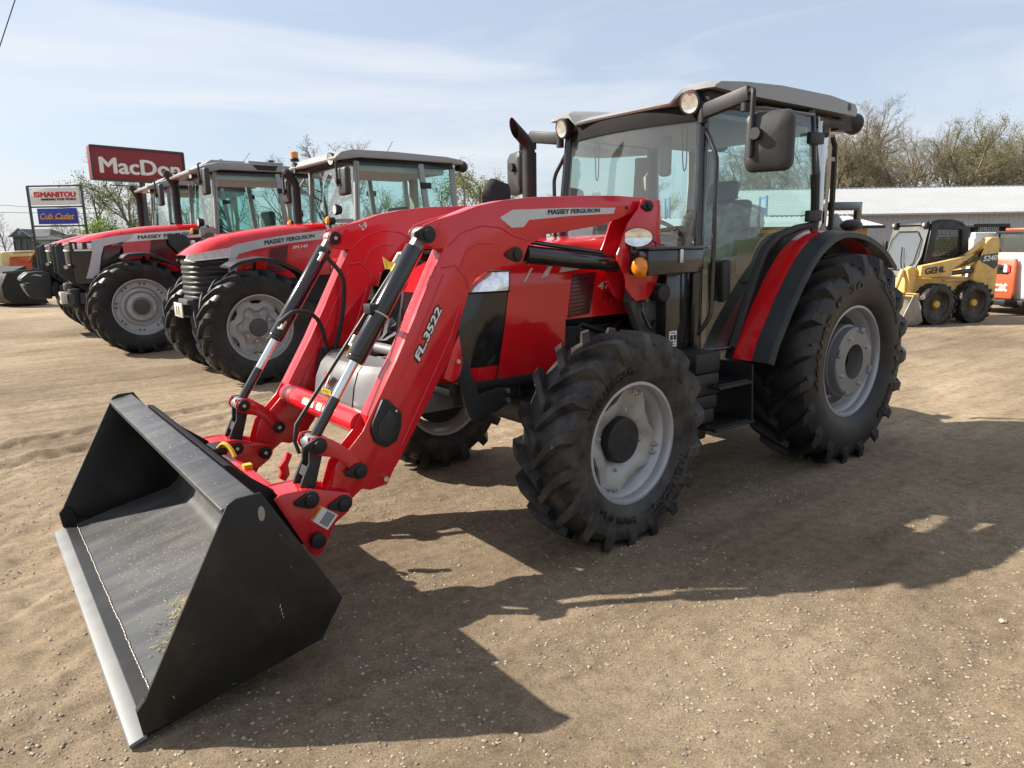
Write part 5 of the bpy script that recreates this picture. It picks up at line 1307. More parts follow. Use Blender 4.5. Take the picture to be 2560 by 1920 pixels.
MB().cyl((.90, -.36, 1.36), (.90, .36, 1.36), .03, 12).build('linkage_bar', 'steel', Q)
bx = MB().box(.95, 1.02, .12, .36, .80, .98).build('hitch_plate', 'galv', Q, bevel=.004)
MB().box(1.018, 1.024, .17, .27, .86, .93).build('plate_opening', 'black_plastic', bx)
MB().cyl((.80, .24, .74), (.80, .24, 1.02), .11, 18).build('linkage_post', 'black_plastic', Q, bevel=.01)
bg_fender(Q, [(.22, 1.49), (.14, 1.545), (-.02, 1.56), (-.15, 1.555), (-.31, 1.505), (-.59, 1.36), (-.76, 1.20)], .60, 1.03)
bg_cab(Q, -1.25, -2.45, -3.0, 1.25, 1.9, 2.84, .76, .84, 'roof_grey')
rf = bg_roof(Q, [(-.92, 2.79), (-.90, 2.825), (-1.15, 2.93), (-1.36, 2.985), (-1.7, 2.995), (-2.4, 2.985), (-2.85, 2.96), (-3.05, 2.92), (-3.05, 2.86), (-2.8, 2.87), (-1.4, 2.87), (-1.15, 2.80)], .84, (-2.95, -1.1, 2.875))
MB().prism([(-1.25, 2.99), (-1.35, 3.06), (-1.95, 3.06), (-2.05, 3.00)], -.5, .5).build('roof_hatch', 'roof_grey', rf, bevel=.02)
MB().prism([(-1.92, 2.97), (-2.35, 2.97), (-2.30, 2.89), (-2.0, 2.89)], .835, .85).build('air_intake', 'black_plastic', rf)
MB().prism([(-1.9, 3.0), (-2.5, 3.0), (-2.5, 3.04), (-1.9, 3.05)], -.55, .70).build('roof_cover', 'roof_grey', rf, bevel=.01)
MB().cyl((-1.6, .2, 3.05), (-1.6, .2, 3.10), .03, 12).build('antenna_base', 'black_plastic', rf)
MB().cyl((-1.95, .15, 3.03), (-2.12, .15, 3.25), .004, 6).build('aerial', 'black_plastic', Q)
be = MB().tube([(-2.62, .88, 2.90), (-2.62, .93, 2.90), (-2.62, .93, 3.06)], .016, 8).build('beacon_stalk', 'steel', Q)
MB().lathe([(.0, 0), (.07, 0), (.075, .04), (.06, .06), (0, .06)], c=(-2.62, .93, 3.05), axis=(0, 0, 1), n=18).build('beacon_base', 'black_plastic', be)
MB().lathe([(.062, .06), (.066, .15), (.05, .165), (0, .168)], c=(-2.62, .93, 3.05), axis=(0, 0, 1), n=18).build('beacon', 'amber', be)
MB().obox((-2.35, .5, 3.05), (.05, 0, 0), (0, .05, 0), (0, 0, .05)).build('roof_box', 'black_plastic', rf, bevel=.02)
for s in (1, -1):
    o = MB().lathe([(0, -.08), (.05, -.07), (.07, 0), (.07, .03)], c=(-1.0, s * .60, 2.80), axis=(1, s * .1, -.15), n=18).build('roof_lamp', 'black_plastic', Q)
    MB().lathe([(0, .025), (.065, .03)], c=(-1.0, s * .60, 2.80), axis=(1, s * .1, -.15), n=16).build('lamp_lens', 'lens', o)
    bg_mirror(Q, -1.10, s * 1.0, 2.66, s, .42, .27)
    lampset(Q, -.95, s * .98, 2.02, s)
    MB().beam((-1.25, s * .76, 1.90), (-.98, s * .98, 1.90), .06, .07).build('lamp_bar', 'roof_grey', Q)
    MB().obox((-.82, s * .98, 1.70), (.02, 0, 0), (0, .085, 0), (0, 0, .04)).build('marker_lamp', 'lens', Q, bevel=.01)
    MB().prism([(-.55, 1.86), (-.62, 1.84), (-.68, 1.86), (-.82, 1.83), (-1.00, 1.65), (-1.08, 1.45), (-1.05, 1.25), (-.75, 1.25), (-.68, 1.55), (-.56, 1.68)], s * .52, s * .56).build('loader_bracket', 'charcoal', Q, bevel=.006)
mb = MB(); mb.tube([(-1.0, -.60, 1.8), (-1.0, -.60, 2.64)], .068, 16); mb.tube(smoothline([(-1.0, -.60, 2.62), (-.985, -.60, 2.72), (-.93, -.60, 2.84), (-.86, -.60, 2.94)], 3), [.066] * 9 + [.035], 14); mb.build('exhaust', 'black_plastic', Q)
Q2 = copy_tree(Q)
Q2.location = (2.74, -13.20, 0); Q2['label'] = 'red tractor with grey front weight block, farthest of the parked row'
for ch in list(Q2.children):
    if ch.name.startswith(('beacon_stalk', 'hitch_plate')):
        for g in list(ch.children): bpy.data.objects.remove(g)
        bpy.data.objects.remove(ch)
mb = MB(); mb.prism([(.88, 1.20), (1.05, 1.24), (1.24, 1.22), (1.36, 1.12), (1.38, 1.05), (1.24, 1.04), (1.22, .99), (1.35, .98), (1.30, .84), (1.24, .73), (.90, .70)], -.45, .45); fw = mb.build('front_weight', 'charcoal', Q2, bevel=.03)
MB().prism([(1.02, 1.155), (1.12, 1.18), (1.20, 1.165), (1.12, 1.155), (1.04, 1.135)], .445, .455).build('weight_grip', 'steel', fw)
MB().box(.70, 1.05, -.3, .3, .75, .98).build('weight_mount', 'black_plastic', Q2, bevel=.02)
MB().beam((1.0, .1, 1.26), (1.62, .1, 1.22), .05, .04).build('lift_bar', 'dark_grey', Q2, bevel=.01)
# ------------------------------------------------------------------ left background: bucket, old tractors, signs, house
def loft_bucket(name, loc, rz, label, w, prof, m):
    E_ = empty(name, loc, rz); tag(E_, label, 'bucket')
    b = MB(); b.grid([[(x, y, z) for x, z in prof] for y in (-w, w)]); b.grid([[(x * .985, y, z * .985 + .006) for x, z in prof] for y in (-w, w)]); b.build('shell', m, E_)
    for s in (1, -1): MB().prism(prof, s * w, s * (w - .02)).build('side_plate', m, E_)
    MB().prism([(prof[0][0] - .1, prof[0][1]), (prof[0][0] + .05, prof[0][1] - .01), (prof[0][0] + .05, prof[0][1] + .02), (prof[0][0] - .1, prof[0][1] + .025)], -w - .01, w + .01).build('cutting_edge', 'steel', E_)
    return E_
loft_bucket('loader_bucket', (4.40, -23.0, 0), R_(200), 'black loader bucket lying on the dirt at the left edge', 1.1, [(1.15, .02), (.15, .10), (-.05, .30), (-.08, .62), (.10, .98), (.62, 1.18)], 'bucket_paint')
# vintage tractor, cream bonnet over an orange engine
V_ = empty('tractor', (1.55, -44.7, 0), R_(-30)); tag(V_, 'old cream and orange tractor standing below the tall sign frame', 'tractor')
for x, R, w, rb in ((1.35, .42, .10, .24), (-1.0, .80, .22, .45)):
    for s in (1, -1): wheel(V_, (x, s * (.62 if x > 0 else .78), R - .02), 0, R, w, rb, .02, 16, .03, 'disc', side=s, rubber='rubber_new', seg=36, rimmat='old_orange')
mb = MB(); mb.prism([(-.55, 1.68), (1.55, 1.62), (1.66, 1.50), (1.66, .80), (1.25, .80), (1.20, 1.30), (-.55, 1.36)], -.28, .28); mb.build('bonnet', 'old_cream', V_, bevel=.05)
mb = MB(); mb.prism([(-.8, 1.34), (1.22, 1.30), (1.26, .62), (.2, .52), (-.9, .55)], -.22, .22); mb.build('engine', 'old_orange', V_, bevel=.02)
mb = MB(); mb.tube([(-.1, .26, 1.2), (.3, .28, 1.05), (.8, .28, 1.1), (1.05, .27, 1.25)], .05, 10); mb.build('manifold', 'old_orange', V_)
MB().box(.9, 1.75, -.24, .24, .60, .80).build('front_frame', 'old_orange', V_, bevel=.02)
MB().beam((1.35, -.55, .45), (1.35, .55, .45), .10, .12).build('front_axle', 'old_orange', V_)
for x, h in ((.95, 2.15), (.62, 2.25)): MB().cyl((x, .05, 1.6), (x, .05, h), .05, 12).build('stack', 'black_plastic', V_)
MB().tube([(.05, -.2, 1.6), (.05, -.2, 2.25), (.14, -.2, 2.42)], .055, 12).build('exhaust', 'rust_rim', V_)
for s in (1, -1): ribbon([(-1.0 + .92 * math.cos(a), .78 + .92 * math.sin(a)) for a in np.linspace(2.6, .4, 12)], s * .55, s * 1.0, .02).build('fender', 'old_cream', V_)
MB().box(-1.1, -.7, -.2, .2, 1.2, 1.7).build('seat', 'seat', V_, bevel=.05)
MB().prism([(.95, 1.50), (-.2, 1.54), (-.2, 1.575), (.95, 1.545)], .28, .288).build('bonnet_strip', 'black_decal', V_)
# yellow machine and grey-roofed cab tractor behind it
G_ = empty('tractor', (.6, -53.2, 0), R_(-8)); tag(G_, 'grey roofed cab tractor standing behind the old cream tractor', 'tractor')
for x, R in ((1.5, .6), (-.9, .85)):
    for s in (1, -1): wheel(G_, (x, s * .8, R - .02), 0, R, .22, R * .55, .03, 18, .04, 'disc', side=s, rubber='rubber_new', seg=36, rimmat='rim_grey')
MB().prism([(.2, 1.70), (1.9, 1.55), (2.0, 1.0), (.2, .9)], -.35, .35).build('bonnet', 'dark_grey', G_, bevel=.05)
MB().box(-1.2, 1.5, -.2, .2, .6, 1.0).build('chassis', 'dark_grey', G_)
bg_cab(G_, .15, -.75, -1.2, 1.0, 1.4, 2.30, .72, .78, 'dark_grey', interior=False)
bg_roof(G_, [(.35, 2.28), (.34, 2.36), (.1, 2.44), (-1.1, 2.44), (-1.35, 2.38), (-1.3, 2.30)], .80, (-1.2, .2, 2.31))
MB().tube([(.75, -.3, 1.6), (.75, -.3, 2.35), (.83, -.3, 2.48)], .06, 12).build('exhaust', 'rust_rim', G_)
K_ = empty('utility_machine', (-.55, -41.6, 0), R_(-15)); tag(K_, 'yellow machine bonnet with white top behind the sign frame', 'machine')
MB().prism([(-.8, .5), (.7, .5), (.75, 1.2), (.45, 1.55), (-.5, 1.62), (-.9, 1.2)], -.6, .6).build('body', 'skid_yellow', K_, bevel=.08)
MB().prism([(-.5, 1.60), (.35, 1.56), (.2, 1.72), (-.4, 1.75)], -.5, .5).build('cover', 'skid_white', K_, bevel=.05)
for x in (-.5, .55):
    for s in (1, -1): wheel(K_, (x, s * .65, .36), 0, .38, .13, .2, .02, 14, .03, 'disc', side=s, rubber='rubber_new', seg=30, rimmat='rust_rim')
# traffic sign, yellow green
Y_ = empty('road_sign', (6.15, -61.0, 0)); tag(Y_, 'small fluorescent yellow warning sign at the far left edge', 'sign')
d_ = (Vector((CAMLOC.x, CAMLOC.y, 0)) - Vector((6.15, -61, 0))).normalized(); sd = Vector((-d_.y, d_.x, 0))
mat('fluoro', (0.62, 0.75, 0.03), 0.4, var=.05)
MB().sheet([Vector((0, 0, 2.35)) + sd * a + Vector((0, 0, b_)) for a, b_ in ((-.55, 0), (0, -.55), (.55, 0), (0, .55))], .02, d_).build('panel', 'fluoro', Y_)
MB().sheet([Vector((0, 0, 1.55)) + sd * a + Vector((0, 0, b_)) for a, b_ in ((-.35, -.2), (.35, -.2), (.35, .2), (-.35, .2))], .02, d_).build('lower_panel', 'fluoro', Y_)
MB().cyl((0, 0, 0), (0, 0, 2.4), .03, 8).build('post', 'steel', Y_)

# two panel sign in a tall black frame
A0, A1 = Vector((1.58, -43.15, 0)), Vector((-.70, -41.40, 0)); ax = (A1 - A0).normalized(); nr = Vector((-ax.y, ax.x, 0))
if nr.dot(CAMLOC - A0) < 0: nr = -nr
WS = (A1 - A0).length
S_ = empty('sign_frame', A0); tag(S_, 'tall black framed sign with a white panel above a blue panel', 'sign')
def sp(u, z, o=0.0): return ax * u + Vector((0, 0, z)) + nr * o
for u in (0, WS): MB().beam(sp(u, 0), sp(u, 5.02), .10, .10, up=ax).build('post', 'black_gloss', S_)
for z in (5.0, 3.92, 2.92): MB().beam(sp(.05, z), sp(WS - .05, z), .08, .08).build('cross_bar', 'black_gloss', S_)
def panel(P, u0, u1, z0, z1, m, th=.12, nm='panel'):
    return MB().obox(sp((u0 + u1) / 2, (z0 + z1) / 2), ax * (u1 - u0) / 2, nr * th / 2, Vector((0, 0, (z1 - z0) / 2))).build(nm, m, P, bevel=.02)
pw = panel(S_, .12, WS - .12, 4.02, 4.90, 'sign_white'); pb = panel(S_, .38, WS - .40, 3.02, 3.84, 'sign_blue')
def stext(P, s, u0, u1, z0, z1, m, nm='lettering', off=.064, **kw):
    lt = MB(); put_text(lt, s, quadmap(sp(u0, z0, off), sp(u1, z0, off), sp(u1, z1, off), sp(u0, z1, off)), lift=nr * .004, **kw); return lt.build(nm, m, P, smooth=False)
stext(pw, 'MANITOU', .70, WS - .32, 4.42, 4.68, 'logo_red', fat=.10)
stext(pw, 'HANDLING YOUR WORLD', .70, WS - .32, 4.25, 4.36, 'black_decal', fat=.06)
lg = MB(); lg.add([sp(u, z, .064) for u, z in ((.34, 4.42), (.64, 4.42), (.64, 4.70), (.34, 4.70))], [(0, 1, 2, 3)]); lo_ = lg.build('emblem', 'logo_red', pw)
lg = MB(); lg.tube([sp(.37, 4.47, .068), sp(.47, 4.58, .068), sp(.52, 4.54, .068), sp(.61, 4.65, .068)], .012, 5); lg.lathe([(.05, 0), (.07, 0)], c=sp(.5, 4.55, .068), axis=nr, n=16); lg.build('emblem_mark', 'sign_white', lo_)
stext(pb, 'Cub Cadet', .52, WS - .52, 3.28, 3.58, 'logo_orange', shear=.35, fat=.04)
MB().tube([sp(.7, 3.30, .066), sp(WS - .6, 3.27, .066)], .012, 5).build('underline', 'logo_orange', pb)
MB().tube([sp(WS - .35, 3.75, .0), sp(WS - .28, 3.6, 0), sp(WS - .30, 3.4, 0), sp(WS - .12, 3.45, 0)], .012, 6).build('cable', 'black_plastic', S_)
# big red sign on a pole
A0, A1 = Vector((-1.26, -41.60, 0)), Vector((-6.19, -42.75, 0)); ax = (A1 - A0).normalized(); nr = Vector((-ax.y, ax.x, 0))
if nr.dot(CAMLOC - A0) < 0: nr = -nr
WS = (A1 - A0).length
S2 = empty('pole_sign', A0 + ax * WS * .5); tag(S2, 'large dark red sign with white lettering on a black pole', 'sign')
def sp(u, z, o=0.0): return ax * (u - WS * .5) + Vector((0, 0, z)) + nr * o
pr = panel(S2, 0, WS, 5.33, 7.10, 'sign_red', .45)
for a, b_ in ((sp(0, 5.33, .24), sp(WS, 5.33, .24)), (sp(0, 7.10, .24), sp(WS, 7.10, .24)), (sp(0, 5.33, .24), sp(0, 7.10, .24)), (sp(WS, 5.33, .24), sp(WS, 7.10, .24))):
    MB().beam(a, b_, .09, .09).build('frame_bar', 'black_gloss', pr)
stext(pr, 'MacDon', .42, WS - .30, 5.72, 6.52, 'sign_white', off=.235, fat=.07)
MB().cyl(sp(WS * .52, 0), sp(WS * .52, 5.33), .16, 16).build('pole', 'black_gloss', S2)
MB().beam(sp(.9, 5.10), sp(WS * .52, 5.10), .06, .06).build('lower_bar', 'black_gloss', S2)
# house
def gp0(sx, d):
    p = CAMLOC + (CF + CR * ((sx - 1280) / 1773.93) - CU * ((600 - 960) / 1773.93)) * d
    return Vector((p.x, p.y, 0))
H_ = empty('house', gp0(57, 88), math.atan2(CR.y, CR.x)); tag(H_, 'dark grey house with a front gable and window far behind the signs', 'house')
# local x runs to the right of the picture, y away from the yard
MB().box(-1.2, 3.3, 0, 4.5, 0, 3.38).build('wall', 'house_grey', H_)
MB().add([(-.2, -.3, 3.36), (3.5, -.3, 3.36), (3.5, 4.8, 3.36), (-1.4, 4.8, 3.36), (-1.4, -.3, 3.36), (0, 2.2, 4.36), (2.3, 2.2, 4.36)], [(0, 1, 6, 5), (1, 2, 6), (2, 3, 5, 6), (3, 4, 5), (4, 0, 5)]).build('roof', 'shingle', H_)
gb = MB().prism([(-1.35, 3.36), (0, 4.34), (1.35, 3.36)], -.5, 2.2).build('gable', 'house_grey', H_)
for s_ in (-1, 1): MB().beam((s_ * 1.42, -.55, 3.36), (0, -.55, 4.40), .12, .07, up=(0, 1, 0)).build('gable_trim', 'siding_grey', gb)
w_ = MB().box(-.12, .22, -.53, -.50, 3.70, 4.02).build('window', 'sign_white', H_); MB().box(-.05, .15, -.55, -.53, 3.76, 3.96).build('pane', 'house_grey', w_)
H2 = empty('house', (-7.5, -95, -.3), R_(205)); tag(H2, 'long low house roof to the right of the dark grey house', 'house')
MB().box(-4, 4, -2, 2, 0, 2.5).build('wall', 'house_grey', H2); MB().prism([(-2.5, 2.5), (0, 3.7), (2.5, 2.5)], -4.3, 4.3, 'yz').build('roof', 'shingle', H2)
H3 = empty('barn', (8.5, -96, -.3), R_(195)); tag(H3, 'wide grey building with a flat pale roof at the far left edge', 'building')
MB().box(-6, 6, -3, 3, 0, 2.7).build('wall', 'house_grey', H3); MB().prism([(-3.3, 2.7), (0, 3.6), (3.3, 2.7)], -6.3, 6.3, 'yz').build('roof', 'siding_grey', H3)
# yard pole, aerial and overhead wires
o = MB().cyl((-4.3, -74.5, 0), (-4.3, -74.5, 5.2), .10, 10).build('utility_pole', 'sign_white'); tag(o, 'pale pole standing in front of the far house', 'pole')
A_ = empty('roof_aerial', (1.6, -89.5, 3)); tag(A_, 'thin television aerial above the far house', 'aerial')
MB().cyl((0, 0, 0), (0, 0, 2.6), .03, 6).build('mast', 'steel', A_)
for z in (2.5, 2.2, 1.9): MB().cyl((-.5, 0, z), (.5, 0, z), .02, 6).build('cross_rod', 'steel', A_)
def wire(pts, r, label):
    o = MB().tube(smoothline(pts, 6), r, 6).build('overhead_wire', 'black_plastic'); return tag(o, label, 'wire')
a_ = Vector((2.76, -22.15, 8.56)); b_ = Vector((3.26, -22.23, 7.32)); dv = b_ - a_
wire([a_ - dv * 6, a_, b_, b_ + dv * 3], .016, 'thin wire slanting across the top left corner of the sky')
def dpt(sx, sy, d): return CAMLOC + (CF + CR * ((sx - 1280) / 1773.93) - CU * ((sy - 960) / 1773.93)) * d
wire([dpt(-300, 512, 62), dpt(0, 513, 62), dpt(70, 517, 62), dpt(400, 525, 62)], .02, 'upper faint overhead wire behind the white sign panel')
wire([dpt(-300, 530, 62), dpt(0, 531, 62), dpt(80, 532, 62), dpt(400, 536, 62)], .02, 'lower faint overhead wire behind the blue sign panel')
# ------------------------------------------------------------------ right background: skid loaders, sheds
def skid_wheel(P, loc, s, R=.385, w=.135):
    mb = MB(); mb.lathe([(.05, w * .25), (.10, w * .30), (.13, w * .1), (.20, w * .15), (.225, w * .7), (.235, w * .7), (.235, -w)], n=28)
    wo = mb.build('wheel', 'rust_rim', P, loc=loc, rz=0 if s > 0 else PI)
    mb = MB(); mb.lathe([(.228, w * .85), (.25, w * .98), (.30, w), (R - .03, w * .95), (R - .012, w * .8), (R - .012, -w * .8), (.30, -w), (.228, -w * .85)], n=40)
    for i in range(18):
        for q in (1, -1):
            a = 2 * PI * (i + (.5 if q < 0 else 0)) / 18
            V = []
            for t in (0, .55, 1.0):
                for r, b_ in ((R - .03, -.036), (R, -.030), (R, .030), (R - .03, .036)):
                    an = a + b_ / R + (.16 if .3 < t < .8 else 0); V.append((r * math.cos(an), q * (.02 + t * w * .95), r * math.sin(an)))
            mb.add(V, [(k * 4 + j, k * 4 + j + 1, k * 4 + j + 5, k * 4 + j + 4) for k in range(2) for j in range(3)] + [(8, 9, 10, 11), (0, 1, 2, 3)])
    mb.build('tyre', 'rubber', wo, ang=32)
    MB().lathe([(0, w * .62), (.06, w * .62), (.068, w * .5), (.068, .0)], n=20).build('hub', 'hub_yellow', wo)
    return wo
SK = empty('skid_loader', (-10.1, -2.6, 0), R_(-22)); tag(SK, 'yellow skid steer loader with black cab and worn bucket', 'skid loader', 'skid steer loaders at the right')
for x in (.59, -.28):
    for s in (1, -1): skid_wheel(SK, (x, s * .685, .375), s)
mb = MB(); mb.prism([(.92, .86), (-.80, .82), (-.80, .30), (-.6, .22), (.85, .22), (.95, .50)], -.56, .56); mb.build('body', 'skid_yellow', SK, bevel=.02)
for s in (1, -1):
    MB().prism([(-.46, 1.50), (-.57, 1.58), (-.76, 1.585), (-.79, 1.5), (-.81, .33), (-.65, .31), (-.34, .74), (-.23, .80), (-.24, .88), (-.29, 1.10)], s * .58, s * .72).build('rear_upright', 'skid_yellow', SK, bevel=.02)
    MB().prism([(.97, 1.085), (.985, .90), (.93, .875), (.45, .875), (.27, .885), (.255, .99), (-.20, 1.07), (-.40, 1.36), (-.52, 1.42), (-.56, 1.34), (-.40, 1.22), (-.32, 1.18), (-.30, 1.29), (.40, 1.17)], s * .60, s * .715).build('boom', 'skid_yellow', SK, bevel=.015)
    MB().cyl((.25, s * .65, .935), (-.42, s * .65, .98), .045, 16).build('lift_cylinder', 'black_gloss', SK)
    MB().cyl((-.10, s * .62, 1.22), (-.50, s * .60, 1.48), .055, 14).build('rear_link', 'skid_yellow', SK)
    MB().prism([(1.0, 1.06), (.86, .92), (.97, .84), (1.02, .55), (1.14, .52), (1.13, .80), (1.19, 1.02), (1.10, 1.08)], s * .50, s * .62).build('front_arm', 'skid_yellow', SK, bevel=.015)
    MB().cyl((1.20, s * .52, 1.02), (1.36, s * .50, .56), .042, 14).build('tilt_cylinder', 'skid_yellow', SK)
    MB().box(-.36, .30, s * .56 if s > 0 else -.60, .60 if s > 0 else -.56, .78, .82).build('side_rail', 'skid_yellow', SK)
lt = MB(); put_text(lt, 'GEHL', quadmap((.89, .722, .93), (.44, .722, .965), (.44, .722, 1.075), (.89, .722, 1.04)), fat=.07, lift=(0, .0006, 0)); lt.build('lettering', 'black_decal', SK, smooth=False)
MB().prism([(.12, 1.03), (-.28, 1.21), (-.28, 1.17), (-.20, 1.13)], .716, .722).build('boom_stripe', 'black_decal', SK)
o = MB().prism([(-.30, 1.21), (-.42, 1.26), (-.76, 1.29), (-.775, 1.05), (-.70, .99), (-.52, 1.08), (-.40, 1.12)], .721, .7235).build('model_decal', 'dark_grey', SK)
lt = MB(); put_text(lt, '5240', quadmap((-.42, .7265, 1.14), (-.745, .7265, 1.16), (-.745, .7265, 1.255), (-.42, .7265, 1.235)), fat=.09, lift=(0, .0006, 0), shear=.15); lt.build('model_number', 'white_decal', o, smooth=False)
# cab
cb = MB()
for s in (1, -1):
    out = [(.66, 1.11), (.60, 1.60), (.55, 1.86), (.40, 1.905), (.10, 1.905), (-.12, 1.86), (-.25, 1.76), (-.33, 1.50), (-.36, 1.15)]
    hole = [(.47, 1.21), (.37, 1.74), (-.21, 1.73), (-.22, 1.26), (-.06, 1.20)]
    # frame built as bars round the opening
    for a, b_ in (((.60, 1.12), (.48, 1.86)), ((-.28, 1.16), (-.22, 1.78))): cb.beam((a[0], s * .44, a[1]), (b_[0], s * .43, b_[1]), .06, .16, up=(1, 0, 0))
    cb.prism([(.56, 1.74), (.50, 1.88), (.10, 1.90), (-.14, 1.85), (-.26, 1.72)], s * .40, s * .46); cb.prism([(.64, 1.11), (.60, 1.24), (.2, 1.22), (-.30, 1.24), (-.36, 1.11)], s * .40, s * .46)
CB = cb.build('cab', 'charcoal', SK, bevel=.012)
MB().prism([(.62, 1.82), (.58, 1.89), (.40, 1.925), (.10, 1.925), (-.14, 1.875), (-.28, 1.76), (-.36, 1.20), (-.30, 1.20), (-.20, 1.75), (.10, 1.87), (.50, 1.87)], -.46, .46).build('roof', 'charcoal', CB, bevel=.02)
for s in (1, -1):
    g = MB()
    for k in range(13): x = .50 - k * .062; g.beam((x, s * .425, 1.22), (x - .015, s * .425, 1.76), .006, .006)
    for k in range(11): z = 1.24 + k * .05; g.beam((.53, s * .425, z), (-.27, s * .425, z), .006, .006)
    g.build('side_mesh', 'black_plastic', CB)
    MB().add([(.54, s * .41, 1.22), (.44, s * .41, 1.76), (-.24, s * .41, 1.76), (-.28, s * .41, 1.22)], [(0, 1, 2, 3)]).build('side_window', 'glass_smoke', CB)
dp = [(.66, .43), (.67, .43)]
fd = MB(); fd.add([(.92, -.42, .88), (.92, .42, .88), (.72, .43, 1.25), (.60, .43, 1.80), (.60, -.43, 1.80), (.72, -.43, 1.25)], [(0, 1, 2, 5), (5, 2, 3, 4)]); F_ = fd.build('front_door', 'door_grey', CB, ang=60)
MB().add([(.865, -.20, 1.0), (.865, .22, 1.0), (.80, .34, 1.12), (.665, .34, 1.56), (.635, .22, 1.70), (.635, -.22, 1.70), (.665, -.34, 1.56), (.80, -.34, 1.12)], [tuple(range(8))]).build('door_glass', 'glass_smoke', F_)
MB().tube([(.88, -.20, 1.0), (.88, .22, 1.0), (.815, .35, 1.12), (.68, .35, 1.56), (.65, .22, 1.71), (.65, -.22, 1.71), (.68, -.35, 1.56), (.815, -.35, 1.12), (.88, -.20, 1.0)], .010, 6).build('door_seal', 'black_plastic', F_)
MB().tube([(.96, .26, .92), (.86, .10, 1.15), (.76, .0, 1.42)], .012, 6).build('wiper', 'black_plastic', F_)
for s in (1, -1):
    o = MB().obox((.62, s * .36, 1.83), (.05, 0, 0), (0, .07, 0), (0, 0, .05)).build('roof_lamp', 'black_plastic', CB, bevel=.01); MB().lathe([(0, .004), (.035, .002)], c=(.672, s * .36, 1.83), axis=(1, 0, 0), n=14).build('lamp_lens', 'lens', o)
MB().obox((.70, -.50, 1.45), (.03, 0, 0), (0, .05, 0), (0, 0, .09)).build('mirror', 'black_plastic', CB, bevel=.02)
MB().box(-.2, .3, -.25, .25, .95, 1.5).build('seat', 'seat', CB, bevel=.06)
bks = MB(); bp_ = [(1.55, .02), (1.10, .02), (.98, .10), (1.02, .35), (1.12, .56), (1.20, .58)]
bks.grid([[(x, y, z) for x, z in bp_] for y in (-.84, .84)]); bks.grid([[(x + .012, y, z + .008) for x, z in bp_] for y in (-.84, .84)]); BK = bks.build('bucket', 'dirty_steel', SK)
for s in (1, -1): MB().prism([(1.50, .02), (1.10, .015), (.96, .08), (1.13, .58), (1.22, .56)], s * .825, s * .84).build('side_plate', 'dirty_steel', BK, bevel=.003)
MB().beam((1.14, -.84, .57), (1.14, .84, .57), .08, .06).build('top_bar', 'skid_yellow', BK)
MB().box(.93, 1.0, -.5, .5, .45, .80).build('hitch', 'skid_yellow', SK, bevel=.01)

# orange and white skid loader seen from behind
h = R_(163)
BC = empty('skid_loader', (-12.95, -2.05, 0), h); tag(BC, 'orange and white skid steer loader with rear door towards the yard, at right edge', 'skid loader', 'skid steer loaders at the right')
# local +x points away from the camera (its front); rear face at x=-.55
for x in (-.15, .95):
    for s in (1, -1): skid_wheel(BC, (x, s * .70, .36), s)
MB().prism([(-.55, .28), (1.5, .25), (1.5, .9), (.4, 1.05), (-.5, 1.2), (-.60, 1.0)], -.56, .56).build('body', 'skid_white', BC, bevel=.03)
rd = MB().prism([(-.40, .30), (.40, .30), (.44, .36), (.44, 1.06), (.40, 1.14), (-.40, 1.14), (-.44, 1.06), (-.44, .36)], -.70, -.60, 'yz').build('rear_door', 'skid_orange', BC, bevel=.03)
MB().box(-.712, -.70, -.30, .34, .82, 1.02).build('light_panel', 'black_gloss', rd, bevel=.006)
for s in (1, -1):
    MB().box(-.722, -.712, *sorted((s * .20, s * .27)), .86, 1.0).build('reverse_lamp', 'white_decal', rd); MB().box(-.722, -.712, *sorted((s * .28, s * .33)), .86, 1.0).build('tail_lamp', 'logo_red', rd)
lt = MB(); put_text(lt, 'S590', quadmap((-.714, .16, .835), (-.714, -.06, .835), (-.714, -.06, .895), (-.714, .16, .895)), fat=.07, lift=(-.0006, 0, 0), shear=.1); lt.build('model_number', 'white_decal', rd, smooth=False)
lt = MB(); put_text(lt, 'Bobcat', quadmap((-.703, .34, .47), (-.703, -.30, .47), (-.703, -.30, .68), (-.703, .34, .68)), fat=.06, lift=(-.0006, 0, 0)); lt.build('lettering', 'white_decal', rd, smooth=False)
for s in (1, -1):
    MB().prism([(-.62, .25), (-.50, .25), (-.42, 1.1), (-.36, 1.60), (-.52, 1.66), (-.64, 1.55)], s * .58, s * .72).build('rear_upright', 'skid_white', BC, bevel=.03)
    MB().beam((-.60, s * .65, 1.62), (2.0, s * .65, 1.60), .12, .13).build('boom', 'skid_white', BC, bevel=.03)
MB().box(-.80, -.55, -.72, .72, .18, .30).build('rear_bumper', 'black_plastic', BC, bevel=.02)
cb = MB()
for x in (-.10, .85):
    for s in (1, -1): cb.beam((x, s * .44, 1.0), (x, s * .44, 1.66), .07, .07)
cb.box(-.14, .95, -.47, .47, 1.64, 1.70); CB2 = cb.build('cab', 'black_plastic', BC, bevel=.01)
MB().add([(-.10, -.44, 1.1), (-.10, .44, 1.1), (-.10, .44, 1.64), (-.10, -.44, 1.64)], [(0, 1, 2, 3)]).build('rear_window', 'glass_smoke', CB2)
for s in (1, -1): MB().add([(-.10, s * .45, 1.1), (.85, s * .45, 1.1), (.85, s * .45, 1.64), (-.10, s * .45, 1.64)], [(0, 1, 2, 3)]).build('side_window', 'glass_smoke', CB2)
MB().box(-.1, .3, -.3, .3, 1.70, 1.76).build('roof_vent', 'skid_orange', CB2, bevel=.02)
MB().box(-.50, -.15, -.45, .45, 1.10, 1.25).build('engine_cover', 'skid_white', BC, bevel=.04)
